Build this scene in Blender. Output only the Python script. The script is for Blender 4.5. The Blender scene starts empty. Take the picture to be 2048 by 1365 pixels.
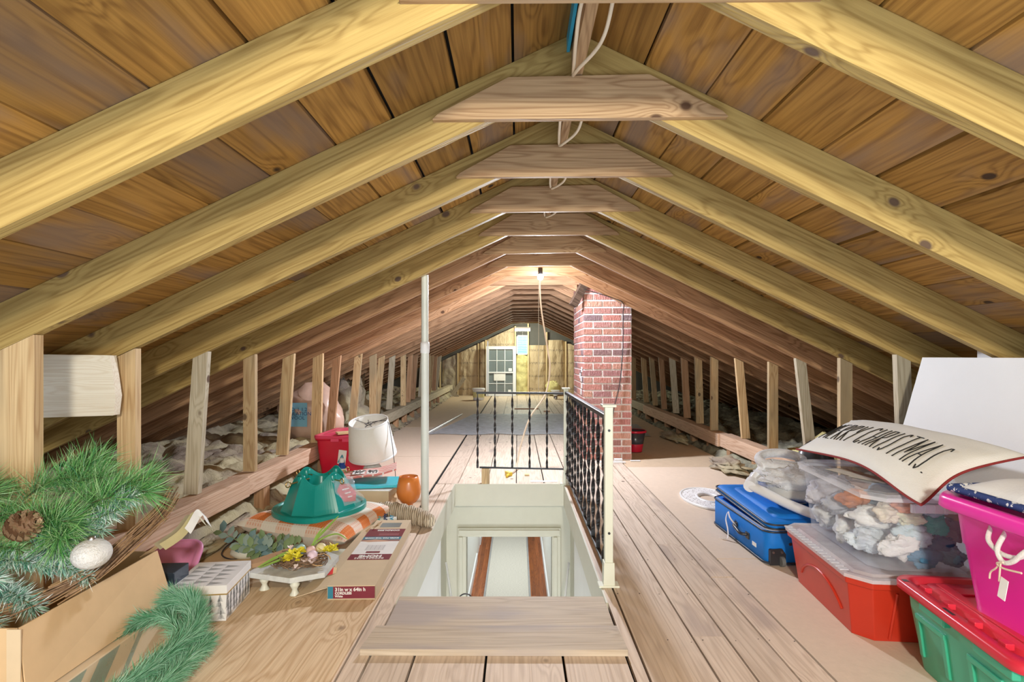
import bpy, math, random
from mathutils import Vector, Matrix, noise, Euler
R = random.Random(7)
PI = math.pi
sc = bpy.context.scene
COL = sc.collection

# ---------------------------------------------------------------- camera
cam_d = bpy.data.cameras.new('camera')
cam_d.sensor_width = 36.0
cam_d.lens = 1100.0 / 2048.0 * 36.0
cam_d.shift_x = -11.0 / 2048.0
cam_d.shift_y = 29.5 / 2048.0
cam_d.clip_start = 0.05
cam = bpy.data.objects.new('camera', cam_d)
cam.location = (0, 0, 1.073)
cam.rotation_euler = (PI / 2, 0, 0)
COL.objects.link(cam)
sc.camera = cam

# ---------------------------------------------------------------- world, exposure, lamps
w = bpy.data.worlds.new('world'); sc.world = w; w.use_nodes = True
w.node_tree.nodes['Background'].inputs[0].default_value = (0.80, 0.91, 1.0, 1)
w.node_tree.nodes['Background'].inputs[1].default_value = 2.1
sc.view_settings.view_transform = 'Standard'
sc.view_settings.look = 'None'
sc.view_settings.gamma = 1.0
sc.view_settings.exposure = 0.34
sc.view_settings.use_curve_mapping = False

def lamp(name, kind, loc, energy, color, size=0.05, rot=(0, 0, 0), sy=None, smooth=0):
    l = bpy.data.lights.new(name, kind); l.energy = energy; l.color = color
    if kind == 'AREA':
        l.size = size
        if sy: l.shape = 'RECTANGLE'; l.size_y = sy
    else: l.shadow_soft_size = size
    o = bpy.data.objects.new(name, l); o.location = loc; o.rotation_euler = rot
    if kind == 'POINT' and smooth:
        l.use_nodes = True; nt = l.node_tree; em = nt.nodes['Emission']
        fo = nt.nodes.new('ShaderNodeLightFalloff'); fo.inputs['Strength'].default_value = 1.0; fo.inputs['Smooth'].default_value = smooth
        nt.links.new(fo.outputs['Quadratic'], em.inputs['Strength'])
    COL.objects.link(o); return o
lamp('bulb_light', 'POINT', (0.225, 5.38, 1.78), 320, (0.84, 0.89, 1.0), 0.06, smooth=1.6)
lamp('far_lamp_light', 'POINT', (0.12, 14.15, 1.66), 150, (0.93, 1.0, 0.80), 0.12, smooth=1.5)
lamp('rear_bulb_light', 'POINT', (0.30, -1.3, 1.70), 330, (1.0, 0.94, 0.80), 0.12, smooth=1.2)
lamp('hall_light', 'AREA', (-0.15, 9.0, -0.15), 34, (0.90, 0.97, 1.0), 1.2, (0, 0, 0), 3.0)
lamp('stair_light', 'AREA', (-0.07, 2.9, -2.3), 26, (0.85, 0.93, 1.0), 0.5, (PI, 0, 0), 1.0)

# ---------------------------------------------------------------- mesh helper
class MB:
    def __init__(s): s.v = []; s.f = []; s.m = []; s.sm = []; s.uv = None
    def add(s, vs, fs, mat=0, smooth=False, uvs=None):
        b = len(s.v); s.v += [Vector(p) for p in vs]
        if uvs is not None:
            if s.uv is None: s.uv = [(0, 0)] * b
            s.uv += list(uvs)
        elif s.uv is not None: s.uv += [(0, 0)] * len(vs)
        for f in fs: s.f.append([i + b for i in f]); s.m.append(mat); s.sm.append(smooth)
        return s
    def box(s, c, d, M=None, mat=0, taper=1.0):
        x, y, z = d[0] / 2, d[1] / 2, d[2] / 2; c = Vector(c)
        p = [Vector((sx * x * (taper if sz < 0 else 1), sy * y * (taper if sz < 0 else 1), sz * z)) for sz in (-1, 1) for sy in (-1, 1) for sx in (-1, 1)]
        if M is not None: p = [M @ q for q in p]
        return s.add([c + q for q in p], [(0, 2, 3, 1), (4, 5, 7, 6), (0, 1, 5, 4), (2, 6, 7, 3), (0, 4, 6, 2), (1, 3, 7, 5)], mat)
    def b2(s, a, b, mat=0):
        return s.box([(a[i] + b[i]) / 2 for i in range(3)], [abs(b[i] - a[i]) for i in range(3)], None, mat)
    def prism(s, poly, lo, hi, plane='XZ', mat=0, smooth=False):
        def P(p, h):
            return {'XZ': (p[0], h, p[1]), 'XY': (p[0], p[1], h), 'YZ': (h, p[0], p[1])}[plane]
        n = len(poly)
        vs = [P(p, lo) for p in poly] + [P(p, hi) for p in poly]
        s.add(vs, [list(range(n))[::-1], list(range(n, 2 * n))], mat)
        return s.add(vs, [(i, (i + 1) % n, n + (i + 1) % n, n + i) for i in range(n)], mat, smooth)
    def tube(s, pts, r, n=8, mat=0, cap=True, smooth=True):
        pts = [Vector(p) for p in pts]; k = len(pts)
        rr = r if isinstance(r, (list, tuple)) else [r] * k
        vs = []; up = None
        for i, p in enumerate(pts):
            t = (pts[min(i + 1, k - 1)] - pts[max(i - 1, 0)])
            t = t.normalized() if t.length > 1e-9 else Vector((0, 0, 1))
            if up is None:
                up = Vector((0, 0, 1)) if abs(t.z) < .9 else Vector((1, 0, 0))
            a = (up - t * up.dot(t))
            if a.length < 1e-6: a = t.orthogonal()
            a.normalize(); b = t.cross(a); up = a
            for j in range(n):
                an = 2 * PI * j / n
                vs.append(p + (a * math.cos(an) + b * math.sin(an)) * rr[i])
        fs = [(i * n + j, i * n + (j + 1) % n, (i + 1) * n + (j + 1) % n, (i + 1) * n + j) for i in range(k - 1) for j in range(n)]
        s.add(vs, fs, mat, smooth)
        if cap: s.add(vs[:n], [list(range(n))[::-1]], mat); s.add(vs[-n:], [list(range(n))], mat)
        return s
    def lathe(s, prof, c=(0, 0, 0), n=32, mat=0, smooth=True, M=None, mod=None):
        c = Vector(c); vs = []
        for r, z in prof:
            for j in range(n):
                a = 2 * PI * j / n; q = r * (mod(a, z) if mod else 1)
                p = Vector((q * math.cos(a), q * math.sin(a), z))
                vs.append(c + (M @ p if M is not None else p))
        k = len(prof)
        return s.add(vs, [(i * n + j, i * n + (j + 1) % n, (i + 1) * n + (j + 1) % n, (i + 1) * n + j) for i in range(k - 1) for j in range(n)], mat, smooth)
    def grid(s, fn, nu, nv, mat=0, smooth=True, uv=True, wrap=False):
        vs = []; uvs = []
        for i in range(nu + 1):
            for j in range(nv + 1):
                u, v = i / nu, j / nv; vs.append(fn(u, v)); uvs.append((u, v))
        W = nv + 1
        return s.add(vs, [(i * W + j, (i + 1) * W + j, (i + 1) * W + j + 1, i * W + j + 1) for i in range(nu) for j in range(nv)], mat, smooth, uvs if uv else None)
    def blob(s, c, r, seed=0, amp=.2, fq=2.0, nu=14, nv=20, mat=0, M=None):
        c = Vector(c)
        def fn(u, v):
            th = PI * u; ph = 2 * PI * v
            d = Vector((math.sin(th) * math.cos(ph), math.sin(th) * math.sin(ph), math.cos(th)))
            k = 1 + amp * noise.noise(d * fq + Vector((seed * 7.3, seed * 3.1, seed)))
            k += amp * .5 * noise.noise(d * fq * 2.7 + Vector((seed * 1.3, 5, seed)))
            p = Vector((d.x * r[0] * k, d.y * r[1] * k, d.z * r[2] * k))
            return c + (M @ p if M is not None else p)
        return s.grid(fn, nu, nv, mat, True, False)
    def rrect(s, w, d, r, n=5):
        pts = []
        for cx, cy, a0 in ((w / 2 - r, d / 2 - r, 0), (-w / 2 + r, d / 2 - r, PI / 2), (-w / 2 + r, -d / 2 + r, PI), (w / 2 - r, -d / 2 + r, 3 * PI / 2)):
            for k in range(n + 1):
                a = a0 + PI / 2 * k / n; pts.append((cx + r * math.cos(a), cy + r * math.sin(a)))
        return pts
    def loft(s, rings, mat=0, smooth=True, cap0=False, cap1=False, closed=True):
        n = len(rings[0]); vs = [p for r in rings for p in r]
        m = n if closed else n - 1
        s.add(vs, [(i * n + j, i * n + (j + 1) % n, (i + 1) * n + (j + 1) % n, (i + 1) * n + j) for i in range(len(rings) - 1) for j in range(m)], mat, smooth)
        if cap0: s.add(rings[0], [list(range(n))[::-1]], mat)
        if cap1: s.add(rings[-1], [list(range(n))], mat)
        return s

def obj(name, mb, mats, parent=None, M=None, loc=None, rot=None, bevel=0, local=False, auto=None):
    """link one mesh; M = frame the world-space verts are re-expressed in"""
    me = bpy.data.meshes.new(name)
    vs = mb.v
    if M is not None and not local:
        I = M.inverted(); vs = [I @ v for v in vs]
    me.from_pydata([tuple(v) for v in vs], [], mb.f)
    if not isinstance(mats, (list, tuple)): mats = [mats]
    for m in mats: me.materials.append(m)
    me.polygons.foreach_set('material_index', mb.m)
    me.polygons.foreach_set('use_smooth', mb.sm)
    if mb.uv is not None:
        uvl = me.uv_layers.new(name='UVMap')
        for lp in me.loops: uvl.data[lp.index].uv = mb.uv[lp.vertex_index]
    me.update()
    o = bpy.data.objects.new(name, me); COL.objects.link(o)
    if parent is not None: o.parent = parent
    if M is not None: o.matrix_local = M
    if loc is not None: o.location = loc
    if rot is not None: o.rotation_euler = rot
    if bevel:
        b = o.modifiers.new('bevel', 'BEVEL'); b.width = bevel; b.segments = 2; b.limit_method = 'ANGLE'; b.angle_limit = .6
    return o
def tag(o, label, cat, group=None, kind=None):
    o['label'] = label; o['category'] = cat
    if group: o['group'] = group
    if kind: o['kind'] = kind
    return o
def thing(name, label, cat, loc=(0, 0, 0), rotz=0, group=None, rot=None):
    o = bpy.data.objects.new(name, None); o.empty_display_size = .1; COL.objects.link(o)
    o.location = loc; o.rotation_euler = rot if rot else (0, 0, rotz)
    return tag(o, label, cat, group)
def struct(o): o['kind'] = 'structure'; return o
def T(x, y, z): return Matrix.Translation((x, y, z))
def frame(o, x, up=(0, 0, 1)):
    x = Vector(x).normalized(); z = Vector(up); z = (z - x * z.dot(x)).normalized(); y = z.cross(x)
    M = Matrix((x, y, z)).transposed().to_4x4(); M.translation = Vector(o); return M
def Rz(a): return Matrix.Rotation(a, 4, 'Z')

# ---------------------------------------------------------------- materials
def newmat(name):
    m = bpy.data.materials.new(name); m.use_nodes = True
    nt = m.node_tree; b = nt.nodes['Principled BSDF']; return m, nt, b
def node(nt, t, **kw):
    n = nt.nodes.new(t)
    for k, v in kw.items(): setattr(n, k, v)
    return n
def mth(nt, op, a, b=None, c=None, clamp=False):
    n = nt.nodes.new('ShaderNodeMath'); n.operation = op; n.use_clamp = clamp
    for i, x in enumerate((a, b, c)):
        if x is None: continue
        if isinstance(x, (int, float)): n.inputs[i].default_value = x
        else: nt.links.new(x, n.inputs[i])
    return n.outputs[0]
def mixc(nt, f, a, b, blend='MIX'):
    n = nt.nodes.new('ShaderNodeMix'); n.data_type = 'RGBA'; n.blend_type = blend
    for idx, x in ((0, f), (6, a), (7, b)):
        if isinstance(x, (int, float)): n.inputs[idx].default_value = x
        elif isinstance(x, tuple): n.inputs[idx].default_value = (*x, 1) if len(x) == 3 else x
        else: nt.links.new(x, n.inputs[idx])
    return n.outputs[2]
def vmath(nt, op, a, b):
    n = nt.nodes.new('ShaderNodeVectorMath'); n.operation = op
    for i, x in enumerate((a, b)):
        if isinstance(x, tuple): n.inputs[i].default_value = x
        else: nt.links.new(x, n.inputs[i])
    return n.outputs[0]
def noisen(nt, vec, scale, detail=3, rough=.55):
    n = nt.nodes.new('ShaderNodeTexNoise'); n.inputs['Scale'].default_value = scale
    n.inputs['Detail'].default_value = detail; n.inputs['Roughness'].default_value = rough
    nt.links.new(vec, n.inputs['Vector']); return n.outputs[0]
def maprange(nt, x, a, b, c=0., d=1.):
    n = nt.nodes.new('ShaderNodeMapRange'); n.inputs[1].default_value = a; n.inputs[2].default_value = b
    n.inputs[3].default_value = c; n.inputs[4].default_value = d; nt.links.new(x, n.inputs[0]); return n.outputs[0]
def bump(nt, b, h, strength=.3, dist=.01):
    n = nt.nodes.new('ShaderNodeBump'); n.inputs['Strength'].default_value = strength; n.inputs['Distance'].default_value = dist
    nt.links.new(h, n.inputs['Height']); nt.links.new(n.outputs[0], b.inputs['Normal'])

def wood(name, c1, c2, knotc=(.10, .05, .025), rings=26., rough=.65, ks=(3.0, 4.2, 4.2), knot=.085, stain=None, stain_lo=.52, fine=.5, var=.35, ringscale=(.75, 13, 13)):
    m, nt, b = newmat(name); L = nt.links.new
    tc = node(nt, 'ShaderNodeTexCoord'); oi = node(nt, 'ShaderNodeObjectInfo'); ge = node(nt, 'ShaderNodeNewGeometry')
    rnd = mth(nt, 'FRACT', mth(nt, 'ADD', mth(nt, 'MULTIPLY', oi.outputs['Random'], 7.31), ge.outputs['Random Per Island']))
    cx = node(nt, 'ShaderNodeCombineXYZ')
    L(mth(nt, 'MULTIPLY', rnd, 37.), cx.inputs[0]); L(mth(nt, 'MULTIPLY', rnd, 91.), cx.inputs[1]); L(mth(nt, 'MULTIPLY', rnd, 53.), cx.inputs[2])
    P = vmath(nt, 'ADD', tc.outputs['Object'], cx.outputs[0])
    vo = node(nt, 'ShaderNodeTexVoronoi'); L(vmath(nt, 'MULTIPLY', P, ks), vo.inputs['Vector']); vo.inputs['Scale'].default_value = 1.0
    d = vo.outputs['Distance']
    infl = mth(nt, 'POWER', maprange(nt, d, .5, .05), 3.0)
    n1 = noisen(nt, vmath(nt, 'MULTIPLY', P, ringscale), 1.0, 2, .5)
    n1 = mth(nt, 'ADD', n1, mth(nt, 'MULTIPLY', infl, .25))
    ring = mth(nt, 'MULTIPLY_ADD', mth(nt, 'SINE', mth(nt, 'MULTIPLY', n1, rings * 2.6)), .5, .5)
    ring = mth(nt, 'POWER', ring, 2.2)
    fn = noisen(nt, vmath(nt, 'MULTIPLY', P, (2.2, 110, 110)), 1.0, 3, .6)
    fac = mth(nt, 'ADD', mth(nt, 'MULTIPLY', ring, .58), mth(nt, 'MULTIPLY', maprange(nt, fn, .36, .66), fine), clamp=True)
    col = mixc(nt, fac, c1, c2)
    big = noisen(nt, vmath(nt, 'MULTIPLY', P, (.9, 3, 3)), 1.3, 3)
    if stain:
        col = mixc(nt, maprange(nt, big, stain_lo, stain_lo + .12, 0, .75), col, stain)
    val = mth(nt, 'ADD', mth(nt, 'MULTIPLY', rnd, var), 1 - var * .5)
    hs = node(nt, 'ShaderNodeHueSaturation'); L(col, hs.inputs['Color']); L(val, hs.inputs['Value'])
    col = mixc(nt, maprange(nt, d, knot, knot * .62), hs.outputs[0], knotc)
    L(col, b.inputs['Base Color']); b.inputs['Roughness'].default_value = rough
    b.inputs['Specular IOR Level'].default_value = .3
    bump(nt, b, mth(nt, 'ADD', fn, mth(nt, 'MULTIPLY', ring, .4)), .25, .004)
    return m
def plain(name, c, rough=.5, metal=0., noise_amt=.08, nscale=8., bumps=0., spec=.5, bscale=60.):
    m, nt, b = newmat(name)
    tc = node(nt, 'ShaderNodeTexCoord')
    f = noisen(nt, tc.outputs['Object'], nscale, 4)
    dk = tuple(x * (1 - noise_amt * 2) for x in c); lt = tuple(min(1, x * (1 + noise_amt)) for x in c)
    nt.links.new(mixc(nt, f, dk, lt), b.inputs['Base Color'])
    b.inputs['Roughness'].default_value = rough; b.inputs['Metallic'].default_value = metal
    b.inputs['Specular IOR Level'].default_value = spec
    if bumps: bump(nt, b, noisen(nt, tc.outputs['Object'], bscale, 4), bumps, .01)
    return m
def emis(name, c, s):
    m, nt, b = newmat(name); b.inputs['Emission Color'].default_value = (*c, 1); b.inputs['Emission Strength'].default_value = s
    b.inputs['Base Color'].default_value = (.9, .9, .9, 1); return m
def clear(name, c, alpha, rough=.2, streak=0.):
    m, nt, b = newmat(name); b.inputs['Roughness'].default_value = rough
    tc = node(nt, 'ShaderNodeTexCoord')
    b.inputs['Base Color'].default_value = (*c, 1)
    if streak:
        n = noisen(nt, tc.outputs['Object'], 9, 5, .7)
        nt.links.new(maprange(nt, n, .35, .7, alpha * (1 - streak), min(1, alpha * (1 + streak))), b.inputs['Alpha'])
    else: b.inputs['Alpha'].default_value = alpha
    return m

M_raft = wood('rafter_wood_lit', (.47, .33, .115), (.29, .185, .055), knotc=(.13, .08, .05), var=.28)  # warm lamp's yellow is put into the near rafters' wood colour
M_raft2 = wood('rafter_wood_shaded', (.46, .27, .145), (.24, .125, .06), var=.3)  # rafter wood darkened in colour for the dimmer stretch farther back
M_deck = wood('roof_boards', (.42, .22, .052), (.23, .11, .025), knotc=(.05, .025, .012), stain=(.22, .15, .11), stain_lo=.52, var=.5, ringscale=(.5, 9, 9), fine=.55)
M_deckd = wood('roof_boards_old', (.37, .22, .125), (.22, .12, .065), knotc=(.05, .03, .02), stain=(.12, .07, .05), var=.5)
M_tie = wood('collar_pine', (.52, .345, .19), (.31, .18, .09), var=.25)
M_stud = wood('stud_pine', (.60, .44, .245), (.40, .25, .12), knotc=(.14, .09, .05), stain=(.33, .26, .16), stain_lo=.5, var=.4)
M_stud2 = wood('stud_grey', (.54, .48, .36), (.38, .32, .22), var=.35)
M_stud3 = wood('stud_brown', (.50, .30, .17), (.32, .17, .085), var=.35)
M_plate = wood('plate_timber', (.70, .50, .36), (.50, .31, .20), var=.12)
M_floor = wood('floor_boards', (.73, .61, .50), (.55, .44, .345), knotc=(.16, .11, .08), stain=(.42, .34, .30), stain_lo=.58, var=.16, rings=24, rough=.6)
M_cover = wood('cover_boards', (.62, .53, .42), (.47, .385, .29), stain=(.42, .37, .36), stain_lo=.5, var=.1)
M_ply = wood('birch_ply', (.80, .63, .43), (.58, .40, .235), knotc=(.15, .08, .05), rings=34, var=.05, ringscale=(.5, 7, 7), knot=.10, ks=(2.6, 3.4, 3.4))
M_white2x = wood('fresh_lumber', (.84, .78, .66), (.72, .63, .49), knotc=(.55, .38, .25), rings=60, var=.05, ringscale=(.25, 9, 9))
M_part = plain('particle_board', (.70, .57, .45), .75, 0, .05, 30, .1)
M_part2 = plain('pressed_board', (.60, .46, .32), .75, 0, .08, 18, .1)
M_dark = plain('felt_void_black', (.012, .010, .009), .95)
M_card = plain('cardboard', (.66, .47, .27), .85, 0, .06, 14)
M_card2 = plain('cardboard_pale', (.66, .53, .36), .85, 0, .05, 14)
M_white = plain('white_paint', (.80, .80, .76), .5, 0, .03)
M_cream = plain('cream_paint', (.63, .61, .50), .45, 0, .04)
M_whitep = plain('white_plastic', (.82, .83, .84), .35, 0, .02)
M_black = plain('black_iron', (.02, .02, .022), .45, 0, .1)
M_steel = plain('grey_metal', (.5, .5, .5), .35, 1.0)
M_brass = plain('brass_bolt', (.72, .52, .22), .3, 1.0)
M_blackp = plain('black_plastic', (.03, .03, .035), .35)

ORD = ['nearest', 'second', 'third', 'fourth', 'fifth', 'sixth', 'seventh', 'eighth', 'ninth', 'tenth', 'eleventh', 'twelfth', 'thirteenth', 'fourteenth', 'fifteenth', 'sixteenth', 'seventeenth', 'eighteenth', 'nineteenth', 'twentieth', 'twenty-first', 'twenty-second', 'twenty-third']
def nth(i): return ORD[i] if i == 0 else ORD[i] + ' nearest'

# ---------------------------------------------------------------- roof
S = 0.61
RX, RZ = 0.20, 2.009            # underside meeting point of rafters
SL, SR = 0.470, 0.482
RH = 0.160                      # vertical depth of a rafter
def ry(i): return (2.11 + i) * S
def under(x):                   # rafter underside height
    return RZ - (SL * (RX - x) if x < RX else SR * (x - RX))
def deckz(x): return under(x) + RH
EL, ER = -4.05, 4.30
YB, YE = -2.2, 15.1

deck = MB()
for side, s, xe in ((-1, SL, EL), (1, SR, ER)):
    c = math.cos(math.atan(s)); x = 0.015; n = 0
    while x < abs(xe - RX):
        bw = R.choice((.19, .205, .205, .22)) ; gap = R.choice((.005, .009, .012, .015))
        x1 = x + bw
        cuts = [YB]; yy = ry(R.randint(-2, 3)) - .019
        while yy < YE - 1: cuts.append(yy); yy += S * R.choice((4, 6, 7))
        cuts.append(YE)
        for a, b2 in zip(cuts, cuts[1:]):
            xa, xb = RX + side * x, RX + side * (x1 - gap)
            za, zb = deckz(xa), deckz(xb); t = .019; g = .0015
            vs = [(xa, a + g, za), (xb, a + g, zb), (xb, b2 - g, zb), (xa, b2 - g, za)]
            vs += [(p[0], p[1], p[2] + t) for p in vs]
            fs = [(0, 1, 2, 3), (4, 7, 6, 5), (0, 4, 5, 1), (1, 5, 6, 2), (2, 6, 7, 3), (3, 7, 4, 0)]
            deck.add(vs, fs, 0 if a < 6 else 0)
        x = x1; n += 1
# roofing felt over the boards
for side, xe in ((-1, EL), (1, ER)):
    xa = RX; vs = [(xa, YB, deckz(xa) + .03), (xe, YB, deckz(xe) + .03), (xe, YE, deckz(xe) + .03), (xa, YE, deckz(xa) + .03)]
    vs += [(p[0], p[1], p[2] + .02) for p in vs]
    deck.add(vs, [(0, 1, 2, 3), (4, 7, 6, 5), (0, 4, 5, 1), (1, 5, 6, 2), (2, 6, 7, 3)], 1)
struct(obj('ceiling', deck, [M_deck, M_dark], M=frame((RX, 0, 2.1), (0, 1, 0))))

# ridge board
rb = MB().b2((RX - .017, YB, RZ + .005), (RX + .017, YE, RZ + .165))
tag(obj('ridge_board', rb, M_tie, M=frame((RX, 0, 2.0), (0, 1, 0))), 'long ridge board running along the very top of the roof', 'beam')
NR = 21
CH = (0.683, 1.173, 5.65, 6.66)      # chimney x0,x1,y0,y1
for i in range(-1, NR):
    y1 = ry(i); y0 = y1 - .038
    for side, s, nm in ((-1, SL, 'left'), (1, SR, 'right')):
        xs = RX + side * .0175; xe = EL if side < 0 else ER
        spans = [(xs, xe)]
        if side > 0 and y1 > CH[2] - .01 and y0 < CH[3] + .02:
            spans = [(xs, CH[0] - .02), (CH[1] + .02, xe)]
        for q, (xa, xb) in enumerate(spans):
            dz = R.uniform(-.003, .003)
            poly = [(xa, under(xa) + dz), (xb, under(xb) + dz), (xb, deckz(xb) - .002), (xa, deckz(xa) - .002)]
            if side > 0: poly = poly[::-1]
            mb = MB().prism(poly, y0, y1)
            M = frame((xa, y0, under(xa)), (side, 0, -s))
            mt = M_raft if i < 5 else M_raft2
            o = obj('rafter', mb, mt, M=M, bevel=.003 if i < 6 else 0)
            R.random(); wd = 'golden' if mt is M_raft else 'reddish'
            if i < 0: lab = 'rafter just overhead of the camera, %s slope' % nm
            elif q == 0 and len(spans) == 2: lab = 'short cut %s rafter piece between ridge and chimney, %s from the camera' % (nm, ORD[i])
            elif len(spans) == 2: lab = '%s rafter on the right slope, ending against the brick chimney' % ORD[i]
            elif i == NR - 1: lab = 'pale yellow %s rafter at the far gable wall' % nm
            else: lab = '%s wooden rafter on the %s slope, %s to the camera' % (wd, nm, nth(i))
            tag(o, lab, 'rafter', 'roof rafters')

# collar ties nailed on the front of each rafter pair
ties = {0: (1.874, 0), 1: (1.866, .0), 2: (1.871, .0), 3: (1.875, 0), 4: (1.878, 0), 5: (1.872, 0), 6: (1.872, 0), 7: (1.872, 0)}
for i in range(0, NR):
    y1 = ry(i) - .0385; y0 = y1 - .024
    zb = ties.get(i, (1.872 + R.uniform(-.02, .03) * (1 if i < 18 else 1), 0))[0]
    tl = R.uniform(-.006, .006) + .006
    h = .142; xl = RX - (RZ + .085 - zb) / SL; xr = RX + (RZ + .100 - zb) / SR
    poly = [(xl, zb - tl), (xr, zb + tl), (xr - .02, zb + .02 + tl), (RX + .24, zb + h + tl), (RX - .23, zb + h - tl), (xl + .02, zb + .02 - tl)]
    mb = MB().prism(poly[::-1], y0, y1)
    o = obj('collar_tie', mb, M_tie if i < 8 else (M_raft if i == 20 else M_raft2), M=T(xl, y0, zb), bevel=.003 if i < 6 else 0)  # far ties take the shaded wood, the last one the lamp-yellow
    lab = 'flat collar board across the peak, %s to the camera' % nth(i)
    if i == 7: lab = 'brightly lit collar board that the bare bulb hangs from'
    if i == 20: lab = 'collar board at the far end above the gable lamp'
    tag(o, lab, 'collar tie', 'collar boards under the ridge')

for nm, x, q in (('left', EL, -1), ('right', ER, 1)):  # black eave closures, added to stop light leaking in
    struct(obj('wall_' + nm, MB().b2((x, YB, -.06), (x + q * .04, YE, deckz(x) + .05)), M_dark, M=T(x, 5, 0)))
# ---------------------------------------------------------------- knee walls
LX, RXW = -1.80, 2.22
def studs(side):
    n = 0
    for i in range(1 if side < 0 else 3, NR - 1):
        y1 = ry(i) - .040; y0 = y1 - .038
        if side < 0:
            xc = {1: -1.66, 2: -1.755, 3: -1.775, 4: -1.80, 5: -1.79}.get(i, LX + R.uniform(-.03, .03)); zb = .296; dx = {1: .0, 2: .0, 3: -.055, 4: -.0, 5: -.055, 6: -.02, 7: -.07}.get(i, R.uniform(-.10, .0)); w_ = .155 if i == 1 else R.uniform(.078, .088)
            if i == 1: w_ = .115; xc = -1.69
        else:
            xc = {3: 2.16, 4: 2.205, 5: 2.215, 6: 2.285, 7: 2.225}.get(i, RXW + R.uniform(-.03, .04)); zb = .241; dx = {3: .03, 4: .0, 5: .09, 6: 0, 7: .07, 8: 0}.get(i, R.uniform(0, .08)); w_ = R.uniform(.078, .088)
        xa, xb = xc - w_ / 2, xc + w_ / 2
        poly = [(xa + dx, zb), (xb + dx, zb), (xb, under(xb) - .003), (xa, under(xa) - .003)]
        if i == 1 and side < 0: poly[0] = (xa, -.0); poly[1] = (xb, 0.0)
        if i == 2 and side < 0: poly[0] = (xa, .292); poly[1] = (xb, .292)
        mb = MB().prism(poly[::-1], y0 + .037, y1 + .037)
        mt = R.choice([M_stud, M_stud, M_stud2, M_stud3])
        if side < 0: mt = {1: M_stud, 2: M_stud, 3: M_stud2, 4: M_stud, 5: M_stud}.get(i, mt)
        else: mt = {3: M_stud2, 4: M_stud, 5: M_stud2, 6: M_stud}.get(i, mt)
        o = obj('wall_stud', mb, mt, M=frame((xc, y0, zb), (0, 0, 1), (1, 0, 0)), bevel=.002 if i < 8 else 0)
        nm = 'left' if side < 0 else 'right'
        lab = '%s upright stud of the %s knee wall, %s' % ({M_stud: 'golden', M_stud2: 'greyish', M_stud3: 'brown'}[mt], nm, nth(n) + (' to the camera' if n else ' to the camera'))
        tag(o, lab, 'stud', 'knee wall studs'); n += 1
studs(-1); studs(1)
# long timber plates carrying the studs, on short posts
for nm, xc, z0, z1, joints, yst in (('left', LX, .165, .292, (3.55, 6.6, 10.2), 1.9), ('right', RXW, .10, .238, (5.9, 9.4, 12.2), 3.0)):
    yy = [yst] + list(joints) + [14.9]
    for k, (a, b2) in enumerate(zip(yy, yy[1:])):
        ox = (.012, -.012)[k % 2]
        mb = MB().b2((xc - .062 + ox, a + .002, z0 - .004 * (k % 2)), (xc + .062 + ox, b2 - .002, z1 - .004 * (k % 2)))
        o = obj('sill_timber', mb, M_plate if k < 2 else M_stud2, M=frame((xc, a, z0), (0, 1, 0)), bevel=.004)
        tag(o, '%s length of the heavy timber under the %s wall studs' % (('nearest', 'second', 'third', 'farthest')[k], nm), 'timber', 'sill timbers of the knee walls')
    n = 0
    for i in range(2, NR - 2):
        if i % 2 and i < 8 and nm == 'left': continue
        y = ry(i) + .1
        mb = MB().b2((xc - .035, y, 0), (xc + .035, y + .09, z0 - .006))
        tag(obj('timber_block', mb, M_stud3, M=frame((xc, y, 0), (0, 0, 1), (1, 0, 0))), 'short block propping up the %s wall timber, %s to the camera' % (nm, nth(n)), 'block', 'blocks under the wall timbers'); n += 1

# ---------------------------------------------------------------- floor
HX0, HX1, HY0, HY1 = -.522, .385, 2.39, 4.60
FW0, FW1 = -.68, 1.05
fl = MB()
def plank(x0, x1, y0, y1, mat=0, z=0.0): fl.b2((x0 + .002, y0 + .0015, z - .02), (x1 - .002, y1 - .0015, z), mat)
# behind the hatch
xs = [-.68, -.50, -.255, -.01, .225, .44]
for k, (a, b2) in enumerate(zip(xs, xs[1:])):
    y = HY1 + .01; cut = R.uniform(5.0, 7.5)
    while y < 14.95:
        plank(a + R.uniform(0, .004), b2 - R.uniform(0, .004), y, min(cut, 14.98)); y = cut; cut += R.uniform(2, 4)
# right of hatch
xs = [.44, .667, .795, .935, 1.05]
cuts = {0: [(.9, 3.6), (3.6, 6.5), (6.5, 10), (10, 14.98)], 1: [(.9, 2.1), (2.1, 4.1), (4.1, 9.), (9., 14.98)], 2: [(.9, 3.13), (3.13, 5.2), (5.2, 14.98)], 3: [(.9, 2.66), (2.67, 5.4), (5.4, 14.98)]}
for k, (a, b2) in enumerate(zip(xs, xs[1:])):
    for (p, q) in cuts[k]: plank(a + .001, b2 - .003, p, q)
plank(.392, .436, .9, 4.6)
# left strips
plank(-.60, -.528, .9, 4.6); plank(-.68, -.604, .9, 3.4); plank(-.68, -.604, 3.4, 4.6)
# in front of the hatch
xs = [-.525, -.367, -.111, .162, .388]
for a, b2 in zip(xs, xs[1:]): plank(a + .002, b2 - .003, .9, 2.38)
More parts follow.
